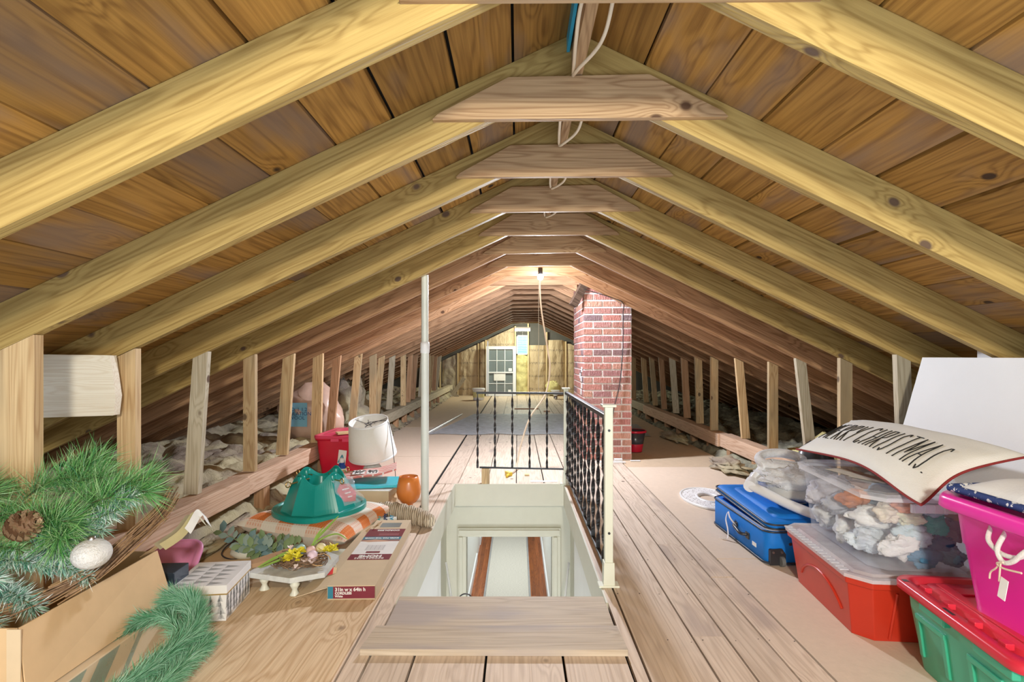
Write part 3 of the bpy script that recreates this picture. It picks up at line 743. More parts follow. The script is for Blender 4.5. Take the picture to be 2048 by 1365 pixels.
# insulation bag behind the left studs
M_bag = plain('bag_plastic', (.62, .43, .34), .35, 0, .12, 6, .5, .5, 9)
bg = thing('insulation_bag', 'tan plastic sack with a blue printed panel behind the left studs', 'sack', (-2.16, 5.75, .2))
obj('sack', MB().blob((0, 0, .25), (.34, .22, .30), 2, .25, 1.6, 18, 26), M_bag, bg)

def text_mesh(txt, size, M, mat, parent, name='lettering', depth=.0006, align='CENTER', bold=0., sx=1.):
    cu = bpy.data.curves.new('t', 'FONT'); cu.body = txt; cu.size = size; cu.extrude = depth; cu.align_x = align; cu.align_y = 'CENTER'; cu.offset = bold
    cu.space_line = .85; cu.resolution_u = 3
    o = bpy.data.objects.new('t', cu); COL.objects.link(o)
    bpy.context.view_layer.update()
    me = bpy.data.meshes.new_from_object(o.evaluated_get(bpy.context.evaluated_depsgraph_get()))
    bpy.data.objects.remove(o); bpy.data.curves.remove(cu)
    me.materials.clear(); me.materials.append(mat)
    if sx != 1:
        for v in me.vertices: v.co.x *= sx
    o = bpy.data.objects.new(name, me); COL.objects.link(o); o.parent = parent; o.matrix_local = M
    return o
obj('printed_panel', MB().grid(lambda u, v: (-.15 + .20 * u, -.235 + .012 * math.sin(u * 3), .16 + .24 * v), 6, 6, uv=False), plain('panel_blue', (.22, .50, .66), .4), bg)
text_mesh('NO. 1 1.2\nINSULATION\nWOOL', .05, frame((-.05, -.242, .29), (1, 0, 0), (0, -1, 0)), plain('ink_dark_blue', (.03, .08, .2), .5), bg)

# ================================================================ LEFT: things on the floor
def tote(t, w, d, h, mat, lidmat=None, taper=.86, lid_h=.03, rim=.012, ribs=2, r=.04, wall=.003, body='bin', bumps=(0, 0)):
    """rounded tapering bin with rolled rim, inner wall and (optional) lid"""
    mb = MB()
    def ring(k, z, inset=0.): return [Vector((x, y, z)) for x, y in mb.rrect(w * k - 2 * inset, d * k - 2 * inset, max(r * k - inset, .005), 6)]
    K = lambda z: taper + (1 - taper) * z / h
    rs = [ring(K(0), 0.004, .008), ring(K(0), 0.012)]
    for i in range(ribs + 1):
        z = .02 + (h - .06) * (i + 1) / (ribs + 1)
        rs += [ring(K(z), z - .004), ring(K(z) + .012, z + .004)] if i < ribs else [ring(K(z), z)]
    rs += [ring(1.0, h - .03), ring(1.0, h - .03, -rim), ring(1.0, h - .002, -rim), ring(1.0, h, -rim + .003), ring(1.0, h, .004), ring(K(.02), .02, .006)]
    mb.loft(rs, cap0=True, cap1=True)
    b_ = obj(body, mb, mat, t)
    if lidmat:
        ml = MB(); e = rim + .006
        ml.loft([ring(1, h - .014, -e), ring(1, h + .006, -e), ring(1, h + .010, -e + .004), ring(1, h + .010, .012), ring(1, h + lid_h * .35, .02), ring(1, h + lid_h * .35, .05), ring(1, h + lid_h, .06), ring(1, h + lid_h, .09)], cap0=False, cap1=True)
        obj('lid', ml, lidmat, t)
    return b_
M_redp = plain('red_plastic', (.62, .012, .045), .3)
M_redlid = plain('red_lid', (.80, .07, .16), .35)
t = thing('red_storage_bin', 'red lidded storage bin behind the white lampshade', 'storage bin', (-1.50, 4.98, .001), -.05)
tote(t, .46, .52, .375, M_redp, M_redlid, .84, .02)
for s in (-1, 1): obj('latch', MB().box((s * .0 + .05 * s, -.278, .35), (.07, .012, .03)), M_redlid, t, bevel=.003)
A = MB().prism([(-.045, -.055), (-.005, -.055), (.045, .055), (-.01, .06)], 0, .002, 'XY')
lb = obj('paper_tag', MB().b2((-.035, -.06, 0), (.035, .06, .002)), M_paper, t, M=frame((.005, -.252, .20), (1, -.0, 0), (0, -1, 0)) @ Matrix.Rotation(-.12, 4, 'Z'), local=True)
text_mesh('A', .10, T(0, -.02, .0025), plain('tag_ink', (.10, .32, .42), .5), lb, bold=.002)
M_birch = plain('birch_block', (.74, .56, .30), .6)
br = MB().grid(lambda u, v: (-.10 + .26 * u, -.05 + .10 * v, .012 + .05 * max(0, math.sin(PI * min(1, max(0, (u - .25) / .75)))) ** .7), 20, 3, smooth=True, uv=False)
br2 = MB().prism([(-.12, .0), (.02, .0), (.12, .045), (.19, .05), (.19, .060), (.11, .056), (.0, .016), (-.12, .016)][::-1], -.045, .045, 'XZ')
tag(obj('wood_bracket', br2, M_birch, loc=(-1.455, 4.80, .397), rot=(0, 0, .55), bevel=.002), 'curved pale wooden bracket lying on the red bin lid', 'bracket')

# table lamp
t = thing('table_lamp', 'table lamp with a white drum shade and grey base', 'lamp', (-1.165, 4.42, .001))
M_shade = plain('lamp_shade_linen', (.86, .85, .81), .8, 0, .02, 60, .15, .2, 300)
obj('lamp_base', MB().lathe([(0, 0), (.075, 0), (.078, .012), (.07, .02), (.055, .03), (.075, .07), (.082, .12), (.07, .18), (.045, .21), (.05, .225), (.062, .24), (.062, .262), (.045, .275), (.02, .285), (.012, .30), (.012, .36), (0, .36)], n=36), plain('ceramic_grey', (.55, .56, .55), .3), t)
TS = T(0, 0, .30) @ Matrix.Rotation(.26, 4, 'X') @ Matrix.Rotation(-.06, 4, 'Y') @ T(0, 0, -.30)
obj('lamp_shade', MB().lathe([(.188, .275), (.152, .565), (.149, .565), (.185, .275), (.188, .275)], n=56), M_shade, t, M=TS, local=True)
obj('shade_trim', MB().lathe([(.1895, .273), (.1885, .288), (.1855, .288)], n=56).lathe([(.154, .553), (.1535, .567), (.148, .567), (.149, .555)], n=56), M_whitep, t, M=TS, local=True)
sp = MB().lathe([(.022, .535), (.025, .538), (.022, .541), (.019, .538), (.022, .535)], n=20)
for k in range(3):
    a = .5 + k * 2 * PI / 3; sp.tube([(.022 * math.cos(a), .022 * math.sin(a), .538), (.148 * math.cos(a), .148 * math.sin(a), .553)], .0022, 6)
sp.tube([(0, 0, .36)] + [(.05 * math.sin(PI * k / 8), 0, .36 + .18 * k / 8) for k in range(1, 8)] + [(0, 0, .54), (0, 0, .575)], .0022, 6)
for k in range(3): sp.tube(bez([(.05 * math.cos(k * 2 + .3), .05 * math.sin(k * 2 + .3), .534), (.03 * math.cos(k * 2 + 1.3), .03 * math.sin(k * 2 + 1.3), .545), (-.03 * math.cos(k), .04, .53)], 6), .002, 5)
obj('shade_spider', sp, M_blackp, t, M=TS, local=True)
obj('lamp_cord', MB().tube(bez([(.0, .0, .54), (.09, -.05, .555), (.142, -.07, .545), (.175, -.09, .40), (.19, -.09, .28), (.205, -.10, .15), (.215, -.11, .02)]), .0028, 6), M_blackp, t)

# blue bottle
t = thing('blue_bottle', 'small blue bottle with a white cap before the red bin', 'bottle', (-1.425, 4.46, .001))
obj('bottle_body', MB().lathe([(0, 0), (.040, 0), (.042, .01), (.042, .14), (.034, .17), (.018, .205), (.016, .21)], n=24), plain('bottle_blue', (.015, .07, .36), .25), t)
obj('bottle_label', MB().lathe([(.0425, .10), (.0425, .14), (.037, .16)], n=24), M_paper, t)
obj('bottle_cap', MB().lathe([(.017, .205), (.019, .207), (.018, .238), (.014, .241), (0, .241)], n=20), M_whitep, t)

# box under the gift bags
t = thing('cardboard_box', 'open cardboard box with white top below the gift bags', 'box', (-.985, 3.93, .001), -.05)
obj('carton', MB().b2((-.14, -.12, 0), (.10, .14, .135)), M_card2, t, bevel=.002)
obj('top_sheet', MB().b2((-.16, -.135, .137), (.115, .15, .141)), M_paper, t)
obj('box_flap', MB().prism([(-.12, .136), (-.12, .12), (-.02, .06), (.08, .03), (.14, .08), (.14, .136)][::-1], 0, .004, 'YZ'), M_card, t, M=T(.115, 0, 0) @ Matrix.Rotation(-.45, 4, 'Y') @ T(.02, 0, 0), local=True)
tag(obj('wood_offcut', MB().b2((-1.07, 3.56, .001), (-.985, 3.66, .10)), M_birch, M=T(-1.03, 3.6, 0), bevel=.002), 'pale wooden offcut beside the right rim of the green tree stand', 'block')

# gift bags
m, nt, b = newmat('chevron_paper'); tc = node(nt, 'ShaderNodeTexCoord'); sx = node(nt, 'ShaderNodeSeparateXYZ'); nt.links.new(tc.outputs['Object'], sx.inputs[0])
z_ = mth(nt, 'PINGPONG', mth(nt, 'MULTIPLY', sx.outputs[0], 14), .5)
st_ = mth(nt, 'GREATER_THAN', mth(nt, 'FRACT', mth(nt, 'ADD', mth(nt, 'MULTIPLY', sx.outputs[1], 16), z_)), .5)
nt.links.new(mixc(nt, st_, (.75, .20, .17), (.90, .72, .66)), b.inputs['Base Color']); b.inputs['Roughness'].default_value = .35; M_chev = m
M_teal = plain('teal_bag', (.06, .60, .72), .3, 0, .1, 12, .3, .5, 20)
M_ribbon = plain('white_ribbon', (.86, .86, .90), .4)
t = thing('teal_gift_bag', 'shiny teal gift bag with white ribbon handles lying flat', 'gift bag', (-1.00, 3.98, .146), .12)
def wav(x0, x1, y0, y1, th, amp, seed, lift=0.):
    mb = MB()
    def top(u, v): 
        x = x0 + (x1 - x0) * u; y = y0 + (y1 - y0) * v
        return (x, y, th + amp * noise.noise(Vector((x * 6, y * 6, seed))) + lift * u * u)
    def bot(u, v): x, y, z = top(u, v); return (x, y, max(0.0005, z - th))
    n1, n2 = 18, 12
    mb.grid(top, n1, n2, smooth=True, uv=False); mb.grid(lambda u, v: bot(1 - u, v), n1, n2, smooth=True, uv=False)
    for e in range(4):
        N = n1 if e < 2 else n2
        f = (lambda u, e=e: (u, float(e))) if e < 2 else (lambda u, e=e: (float(e - 2), u))
        mb.grid(lambda u, v, f=f: (top if v > .5 else bot)(*f(u)), N, 1, smooth=False, uv=False)
    return mb
obj('bag_body', wav(-.26, .17, -.14, .16, .016, .012, 3), M_teal, t)
rbn = MB()
for k, (a, b2, c) in enumerate((((.13, -.08, .018), (.20, -.13, -.06), (.22, -.12, -.10)), ((.15, -.05, .018), (.235, -.09, -.02), (.245, -.10, -.07)))):
    P = bez([a, ((a[0] + b2[0]) / 2, b2[1] + .02, .0), b2, c, (c[0] + .035, c[1] + .02, c[2] + .02), (c[0] + .04, c[1] + .03, -.01), (.16, .0, .016)], 7)
    rbn.loft([[p, p + Vector((.016, .0, .004))] for p in P], closed=False)
obj('ribbon_handle', rbn, M_ribbon, t)
t = thing('chevron_gift_bag', 'red and white chevron gift bag lying on the teal bag', 'gift bag', (-1.10, 4.07, .188), .20)
obj('bag_body', wav(-.22, .20, -.12, .13, .012, .01, 9, .05), M_chev, t)
M_ink = plain('black_ink', (.03, .03, .03), .6)
for k, (tx, x) in enumerate((('HAP\nPY', -.07), ('BIR\nTH', .03))):
    p = obj('label_patch', MB().b2((x - .042, -.085, .0285), (x + .042, .045, .030)), M_paper, t)
    text_mesh(tx, .062, T(x, -.02, .0308), M_ink, p, bold=.002, sx=.8)

# amber goblet
m = clear('amber_glass', (.80, .26, .055), .86, .25); m.node_tree.nodes['Principled BSDF'].inputs['Specular IOR Level'].default_value = .6
tag(obj('glass_goblet', MB().lathe([(0, .001), (.038, .001), (.040, .006), (.033, .014), (.028, .022), (.03, .032), (.055, .048), (.075, .075), (.084, .11), (.083, .15), (.074, .19), (.066, .226), (.063, .226), (.071, .19), (.080, .15), (.081, .11), (.072, .078), (.05, .052), (0, .042)], n=48), m, loc=(-.765, 3.865, 0)), 'frosted orange glass goblet vase beside the white pipe', 'vase')

# christmas tree stand
M_green = plain('stand_green', (.008, .31, .275), .28, 0, .05)
t = thing('tree_stand', 'large dark green plastic tree stand resting on the plaid pillow', 'tree stand', (-1.215, 3.385, .126), .15, None, (.03, -.02, .2))
N = 80
def ring_(r, z, lob=0., fac=0., zl=0.):
    out = []
    for j in range(N):
        a = 2 * PI * j / N
        k8 = math.cos(PI / 10) / math.cos(((a + PI / 10) % (PI / 5)) - PI / 10)
        q = r * (1 + fac * (k8 - 1) * 1.6) * (1 + lob * math.cos(4 * a))
        out.append(Vector((q * math.cos(a), q * math.sin(a), z + zl * math.cos(4 * a))))
    return out
mb = MB()
mb.loft([ring_(.262, .0, .03), ring_(.268, .004, .03), ring_(.268, .030, .03), ring_(.262, .034, .03), ring_(.245, .034, .03), ring_(.238, .026, .02), ring_(.226, .026, .01, 1), ring_(.215, .05, .0, 1), ring_(.17, .16, .0, 1), ring_(.148, .205, .05, .6, -.022), ring_(.143, .218, .05, .4, -.030), ring_(.136, .219, .05, 0, -.030), ring_(.124, .195, .05, 0, -.02), ring_(.095, .08, .05), ring_(.09, .045)], cap1=True, smooth=False)
obj('stand_body', mb, M_green, t)
# four hollow lobes carrying the eye bolts
for k in range(4):
    a = PI / 4 + k * PI / 2
    d = Vector((math.cos(a), math.sin(a), 0))
    lb = obj('bolt_boss', MB().lathe([(.022, -.05), (.024, .0), (.024, .035), (.020, .040), (.013, .040), (.012, .01)], c=d * .126 + Vector((0, 0, .196)), n=16), M_green, t)
    e = MB().tube([d * .07 + Vector((0, 0, .207)), d * .195 + Vector((0, 0, .203))], .0042, 8)
    cc = d * .212 + Vector((0, 0, .203)); side = Vector((-d.y, d.x, 0))
    e.tube([cc + (d * math.cos(q) + Vector((0, 0, 1)) * math.sin(q)) * .016 for q in [2 * PI * j / 14 for j in range(15)]], .0035, 7, cap=False)
    obj('eye_bolt', e, M_brass, t)
M_tagr = plain('tag_red', (.66, .05, .045), .4)
Mt = frame((.175, -.135, .135), (.75, .66, .0), (.42, -.55, .72))
g = obj('paper_tag', MB().prism([(-.05, -.06), (.02, -.075), (.055, -.02), (.04, .05), (-.02, .06), (-.06, .02)], 0, .002, 'XY'), M_tagr, t, M=Mt, local=True)
w_ = MB()
for k in range(3): w_.box((.0, .018 - k * .028, .003), (.05 - .01 * k, .008, .001))
for k in range(6):
    a = k * PI / 3; w_.tube([(.028, .04, .003), (.028 + .02 * math.cos(a), .04 + .02 * math.sin(a), .003)], .0015, 5)
obj('tag_print', w_, M_paper, g)
sl = clear('clear_film', (.75, .85, .95), .3, .1)
obj('clear_bag', MB().grid(lambda u, v: (.07 * (u - .5) * 2 + .01 * math.sin(v * 9), .09 * (v - .5) * 2, .010 + .012 * noise.noise(Vector((u * 4, v * 4, 2)))), 10, 10, uv=False), sl, t, M=Mt, local=True)

# pillows
def pillow_fn(A, B, C, D, T_, pinch=.07, sag=None, seed=0):
    A, B, C, D = map(Vector, (A, B, C, D))
    nrm = ((B - A).cross(D - A)).normalized()
    if nrm.z < 0: nrm = -nrm
    ctr = (A + B + C + D) / 4
    def f(u, v, s):
        p = (A * (1 - u) + B * u) * (1 - v) + (D * (1 - u) + C * u) * v
        uu, vv = 2 * u - 1, 2 * v - 1
        k = pinch * ((1 - uu * uu) * abs(vv) ** 3 + (1 - vv * vv) * abs(uu) ** 3)
        p = p + (ctr - p) * k
        th = T_ * (max(0, 1 - abs(uu) ** 3.2) * max(0, 1 - abs(vv) ** 3.2)) ** .55
        th += .006 * noise.noise(Vector((u * 5, v * 5, seed))) * (1 if th > .01 else 0)
        q = p + nrm * th * s
        if sag: q = q + Vector((0, 0, sag(u, v)))
        return q
    return f
def pillow_mesh(f, n=36, two=True):
    mb = MB()
    mb.grid(lambda u, v: f(u, v, 1), n, n, 0)
    mb.grid(lambda u, v: f(1 - u, v, -1), n, n, 1 if two else 0)
    return mb
m, nt, b = newmat('orange_plaid'); tc = node(nt, 'ShaderNodeTexCoord'); sx = node(nt, 'ShaderNodeSeparateXYZ'); nt.links.new(tc.outputs['UV'], sx.inputs[0])
def strp(c, n, off): return mth(nt, 'GREATER_THAN', mth(nt, 'FRACT', mth(nt, 'MULTIPLY_ADD', c, n, off)), .5)
a_, b_ = strp(sx.outputs[0], 3.6, .15), strp(sx.outputs[1], 3.2, .3)
fa, fb = strp(sx.outputs[0], 42, 0), strp(sx.outputs[1], 38, 0)
sm_ = mth(nt, 'ADD', a_, b_)
chk = mth(nt, 'MULTIPLY', fa, fb)
lt = mixc(nt, mth(nt, 'MULTIPLY_ADD', chk, .45, .28), (.86, .80, .70), (.74, .34, .20)); 
col = mixc(nt, mth(nt, 'GREATER_THAN', sm_, .5), mixc(nt, mth(nt, 'MULTIPLY', chk, .12), (.84, .82, .74), (.7, .55, .4)), lt)
col = mixc(nt, mth(nt, 'GREATER_THAN', sm_, 1.5), col, mixc(nt, mth(nt, 'MULTIPLY', chk, .4), (.70, .20, .045), (.80, .38, .16)))
nt.links.new(col, b.inputs['Base Color']); b.inputs['Roughness'].default_value = .9; M_plaid = m
f = pillow_fn((-1.68, 3.25, .072), (-.93, 2.955, .066), (-.80, 3.58, .075), (-1.50, 3.80, .075), .10, .05, lambda u, v: .008 - .08 * math.exp(-((u - .45) ** 2 + (v - .5) ** 2) * 5.5))
tag(obj('plaid_pillow', pillow_mesh(f, 40, False), M_plaid, M=T(-1.2, 3.4, 0)), 'orange and white plaid square pillow under the green tree stand', 'pillow')

# burlap roll and gift wrap
m, nt, b = newmat('burlap'); tc = node(nt, 'ShaderNodeTexCoord')
wv = node(nt, 'ShaderNodeTexWave'); wv.bands_direction = 'X'; wv.inputs['Scale'].default_value = 22; wv.inputs['Distortion'].default_value = 3; nt.links.new(tc.outputs['Object'], wv.inputs['Vector'])
nt.links.new(mixc(nt, wv.outputs['Fac'], (.52, .42, .30), (.70, .60, .46)), b.inputs['Base Color']); b.inputs['Roughness'].default_value = 1; bump(nt, b, wv.outputs['Fac'], .8, .01); M_burlap = m
pts = bez([(-.98, 3.64, .05), (-.86, 3.60, .062), (-.74, 3.55, .055), (-.62, 3.48, .05), (-.53, 3.40, .045)], 8)
rr = [.028 + .03 * math.sin(PI * (k + 3) / (len(pts) + 5)) + .006 * math.sin(k * 1.7) for k in range(len(pts))]
tag(obj('burlap_roll', MB().tube(pts, rr, 18), M_burlap, M=T(-.75, 3.5, 0)), 'loose roll of beige burlap lying at the edge of the opening', 'fabric roll')
m, nt, b = newmat('wrap_print'); tc = node(nt, 'ShaderNodeTexCoord'); vo = node(nt, 'ShaderNodeTexVoronoi'); vo.inputs['Scale'].default_value = 1
nt.links.new(vmath(nt, 'MULTIPLY', tc.outputs['Object'], (90, 30, 40)), vo.inputs['Vector'])
rmp = node(nt, 'ShaderNodeValToRGB'); rmp.color_ramp.interpolation = 'CONSTANT'; e = rmp.color_ramp.elements; e[0].color = (.80, .82, .78, 1); e[1].position = .75; e[1].color = (.03, .08, .3, 1)
for p, c in ((.45, (.05, .5, .5, 1)), (.6, (.65, .12, .06, 1))): q = rmp.color_ramp.elements.new(p); q.color = c
sp_ = node(nt, 'ShaderNodeSeparateColor'); nt.links.new(vo.outputs['Color'], sp_.inputs[0]); nt.links.new(sp_.outputs[0], rmp.inputs[0]); nt.links.new(rmp.outputs[0], b.inputs['Base Color']); M_wrap = m
t = thing('gift_wrap_roll', 'roll of gift wrap printed with coloured words beside the plaid pillow', 'gift wrap', (-.86, 3.40, .037), 0, None, (0, 0, .18))
obj('paper_roll', MB().tube([(-.11, 0, 0), (.11, 0, 0)], .034, 20), plain('wrap_base', (.80, .82, .78), .4), t)
for k, (wd, x, c) in enumerate((('HAPPY', -.075, (.05, .12, .35)), ('BIRTH', -.035, (.65, .12, .06)), ('DAY', .005, (.05, .50, .52)), ('HAPPY', .045, (.03, .06, .16)), ('DAY', .082, (.08, .38, .60)))):
    text_mesh(wd, .030, frame((x, -.020, .0285), (0, -.82, -.57), (0, -.57, .82)) @ Matrix.Rotation(PI, 4, 'Z'), plain('wrap_ink', c, .5), t, bold=.001)

# blinds carton
t = thing('blind_carton', 'long opened window-blind carton with maroon labels beside the stair opening', 'carton', (-.735, 2.86, .014), .03)
hw, hl, hh = .104, .475, .062
tb = MB().b2((-hw, -hl, 0), (hw, hl, .002)).b2((-hw, -hl, .003), (-hw + .003, hl, hh - .003)).b2((hw - .003, -hl, .003), (hw, hl, hh - .003)).b2((-hw, -hl, .003), (hw, -hl + .003, hh - .003)).b2((-hw, hl - .003, .003), (hw, hl, hh - .003)).b2((-hw, -hl, hh - .0025), (hw, hl, hh))
obj('carton_shell', tb, M_card2, t)
M_mar = plain('maroon_print', (.20, .025, .045), .4); M_tl = plain('teal_print', (.03, .22, .33), .4)
zt = hh + .0004
def patch(y0, y1, mat, x0=-hw + .002, x1=hw - .002, nm='printed_band', up=0): return obj(nm, MB().b2((x0, y0, zt + up), (x1, y1, zt + up + .0008)), mat, t)
p = patch(-.175, -.10, M_mar); text_mesh('HOME', .040, T(0, -.128, zt + .0014) @ Matrix.Rotation(PI, 4, 'Z'), M_paper, p, bold=.0015)
text_mesh('DECORATORS', .022, T(0, -.156, zt + .0014) @ Matrix.Rotation(PI, 4, 'Z'), M_paper, p)
patch(-.0995, .09, M_paper)
q = patch(-.045, .03, plain('picture_grey', (.70, .70, .70), .5), -.05, .045, 'printed_picture', .0009)
bl_ = MB()
for k in range(5): bl_.b2((-.045 + k * .021, -.04, zt + .0018), (-.043 + k * .021, .025, zt + .0022))
obj('picture_lines', bl_, plain('line_grey', (.45, .45, .45), .5), q)
patch(-.085, -.062, M_mar, -.035, .035, 'printed_badge', .0009)
obj('pictured_hand', MB().prism([(-.10, .095), (-.03, .12), (.02, .105), (.05, .088), (.0, .085), (-.06, .08)][::-1], zt + .0009, zt + .0018, 'XY'), plain('hand_skin', (.60, .36, .25), .5), t)
p = patch(.1205, .165, M_tl); text_mesh('SAFER FOR THE HOME', .018, T(0, .142, zt + .0014) @ Matrix.Rotation(PI, 4, 'Z'), M_paper, p, bold=.001)
patch(.0905, .12, plain('picture_brown', (.30, .16, .14), .5))
p = patch(.1655, .30, M_mar)
text_mesh('CORDLESS', .026, T(.01, .275, zt + .0014) @ Matrix.Rotation(PI, 4, 'Z'), M_paper, p, bold=.001)
ln = MB()
for k in range(3): ln.b2((-.03, .19 + k * .012, zt + .001), (.08, .194 + k * .012, zt + .0014))
obj('print_lines', ln, plain('maroon_light', (.45, .2, .22), .5), p)
patch(.335, .415, plain('window_grey', (.22, .26, .26), .3), -.055, .06, 'carton_window')
fl_ = MB().b2((-.055, .33, 0), (.06, .42, .001))
e = obj('end_label', MB().b2((-.078, -hl - .0012, .006), (hw - .003, -hl - .0002, hh - .004)), M_mar, t)
obj('blue_end_band', MB().b2((-hw + .003, -hl - .0012, .006), (-.0785, -hl - .0002, hh - .004)), M_tl, t)
Mf = lambda x, z: frame((x, -hl - .0018, z), (1, 0, 0), (0, -1, 0))
text_mesh('31in w x 64in h', .021, Mf(-.07, .045), M_paper, e, align='LEFT', bold=.0006)
text_mesh('CORDLESS', .015, Mf(-.07, .029), M_paper, e, align='LEFT', bold=.0005)
text_mesh('White', .013, Mf(-.07, .016), M_paper, e, align='LEFT', bold=.0004)
obj('open_flap', MB().prism([(-.13, -.50), (.0, -.45), (.0, .46), (-.05, .44), (-.07, .0)], -.002, .0005, 'XY'), M_card2, t, M=T(-hw - .002, 0, .045) @ Matrix.Rotation(-.16, 4, 'Y'), local=True)
obj('crumpled_flap', MB().grid(lambda u, v: (-.12 + .09 * u + .02 * v, .30 + .16 * v, .03 + .05 * u + .02 * noise.noise(Vector((u * 3, v * 4, 1)))), 8, 8, uv=False), M_card, t, loc=(-.05, -.02, -.01))
# loose cardboard sheets on the left floor
def loose(poly, z, lab, mat=M_card2, t_=.004, tilt=(0, 0), nm='cardboard_sheet'):
    c = Vector((sum(p[0] for p in poly) / len(poly), sum(p[1] for p in poly) / len(poly), z))
    o = obj(nm, MB().prism([(p[0] - c.x, p[1] - c.y) for p in poly], 0, t_, 'XY'), mat, loc=c, rot=(tilt[0], tilt[1], 0)); return tag(o, lab, 'cardboard')
loose([(-1.70, 2.75), (-1.40, 2.62), (-1.28, 2.95), (-1.55, 3.24)], .002, 'tan cardboard sheet on the floor left of the eucalyptus', M_card)
loose([(-1.60, 3.80), (-1.16, 3.78), (-1.15, 4.15), (-1.62, 4.22)], .002, 'pale cardboard sheet on the floor behind the plaid pillow', M_card2)
loose([(-1.66, 3.42), (-1.52, 3.78), (-1.35, 4.1), (-1.6, 4.08)], .008, 'narrow cardboard strip beside the left timber behind the pillow', M_card2)

# white riser tray and easter nest
t = thing('riser_tray', 'small white distressed riser tray on turned feet', 'tray', (-1.04, 2.62, .001))
M_dist = plain('distressed_white', (.72, .75, .74), .6, 0, .25, 22)
poly = [(-.17, -.15), (.045, -.215), (.175, -.15), (.17, .06), (.05, .15), (-.14, .10)]
obj('tray_top', MB().prism(poly, .075, .098, 'XY'), M_dist, t, bevel=.002)
for x, y in ((.05, -.175), (.14, .04), (-.11, -.12), (-.09, .07)):
    obj('turned_foot', MB().lathe([(0, 0), (.024, 0), (.026, .006), (.015, .022), (.011, .034), (.017, .046), (.022, .056), (.016, .064), (.018, .074)], c=(x, y, 0), n=24), plain('foot_cream', (.78, .80, .70), .4), t)
M_twig = wood('twigs', (.30, .19, .115), (.14, .08, .045), var=.7, knot=.01)
def twigs(mb, c, r0, r1, n, sy=.6, h=.05, tr=.0018, ang=(0, 2 * PI), seed=0):
    rr_ = random.Random(seed)
    for k in range(n):
        a = rr_.uniform(*ang); L = rr_.uniform(.7, 1.8); r = rr_.uniform(r0, r1); z = rr_.uniform(0, h); tw = rr_.uniform(-.012, .012)
        P = []
        for q in range(7):
            aa = a + L * q / 6; r2 = r + tw * math.sin(q * 1.3)
            P.append((c[0] + r2 * math.cos(aa), c[1] + r2 * sy * math.sin(aa), c[2] + z + .01 * math.sin(q + k)))
        mb.tube(P, tr * rr_.uniform(.6, 1.3), 4, cap=False)
    return mb
t = thing('easter_nest', 'twig nest with pastel eggs and yellow flowers on the white riser tray', 'nest decoration', (-1.01, 2.56, .100), .15)
obj('twig_nest', twigs(MB(), (0, 0, 0), .055, .125, 190, .55, .045, .0017, seed=3), M_twig, t)
for k, (x, y, z, c) in enumerate(((-.005, .03, .062, (.42, .66, .68)), (.085, .04, .060, (.78, .70, .42)), (.045, .015, .055, (.80, .55, .52)), (.06, -.03, .048, (.76, .60, .72)))):
    o = obj('egg', MB().lathe([(0, -.026)] + [(.023 * math.sin(PI * q / 12) * (1 + .12 * math.cos(PI * q / 12)), -.026 * math.cos(PI * q / 12)) for q in range(1, 12)] + [(0, .026)], n=20), plain('egg_paint', c, .5), t, loc=(x, y, z), rot=(.5 + k, .6, k)); o['label'] = ('pale blue', 'pale yellow', 'pink', 'lilac')[k] + ' egg'
M_yfl = plain('yellow_petals', (.88, .80, .06), .6); M_pfl = plain('pale_petals', (.85, .72, .70), .6)
def flowers(nm, pts, mat, r, n=9, seed=1):
    rr_ = random.Random(seed)
    for (x, y, z) in pts:
        mb = MB()
        for k in range(n):
            a = 2 * PI * k / n + rr_.uniform(-.2, .2); el = rr_.uniform(-.1, .9); d = Vector((math.cos(a) * math.cos(el), math.sin(a) * math.cos(el), math.sin(el)))
            s_ = Vector((-math.sin(a), math.cos(a), 0)) * r * .30
            mb.add([(0, 0, 0), d * r * .6 - s_, d * r, d * r * .6 + s_ + Vector((0, 0, .003))], [(0, 1, 2, 3)], 0, True)
        mb.blob((0, 0, .006), (.005, .005, .005), 1, .1, 2, 5, 7)
        obj(nm, mb, mat, t, loc=(x, y, z))
rq = random.Random(4)
flowers('yellow_flower', [(-.02 + rq.uniform(-.035, .03), -.045 + rq.uniform(-.03, .03), .05 + rq.uniform(-.01, .025)) for _ in range(11)], M_yfl, .030)
flowers('yellow_flower', [(.12 + rq.uniform(-.035, .03), .015 + rq.uniform(-.03, .03), .055 + rq.uniform(-.01, .02)) for _ in range(11)], M_yfl, .028, 8, 2)
flowers('pink_flower', [(.03, -.07, .035), (.0, -.10, .02), (-.055, .04, .06), (.055, -.06, .03)], M_pfl, .024, 7, 3)
M_leafg = plain('grass_green', (.30, .50, .10), .55)
lv = MB()
def blade(mb, pts, w0):
    P = bez(pts, 6); n = len(P); rs = []
    for k, p in enumerate(P):
        tdir = (P[min(k + 1, n - 1)] - P[max(k - 1, 0)]).normalized(); s_ = tdir.cross(Vector((0, -.5, 1))).normalized() * w0 * (math.sin(PI * (k + .6) / (n + .6)) ** .7)
        rs.append([p - s_, p + Vector((0, 0, -.002)), p + s_])
    mb.loft(rs, closed=False)
blade(lv, [(-.17, -.06, .02), (-.11, -.03, .045), (-.05, .01, .06), (.0, .03, .07)], .010)
blade(lv, [(-.16, -.07, .02), (-.09, -.05, .04), (-.03, -.02, .05)], .007)
blade(lv, [(.03, .03, .06), (.07, .05, .11), (.11, .06, .15), (.16, .07, .20)], .008)
blade(lv, [(.03, .03, .06), (.09, .06, .10), (.15, .08, .11), (.20, .07, .085)], .005)
blade(lv, [(.04, .04, .06), (.06, .06, .11), (.09, .07, .15)], .006)
obj('grass_leaves', lv, M_leafg, t)
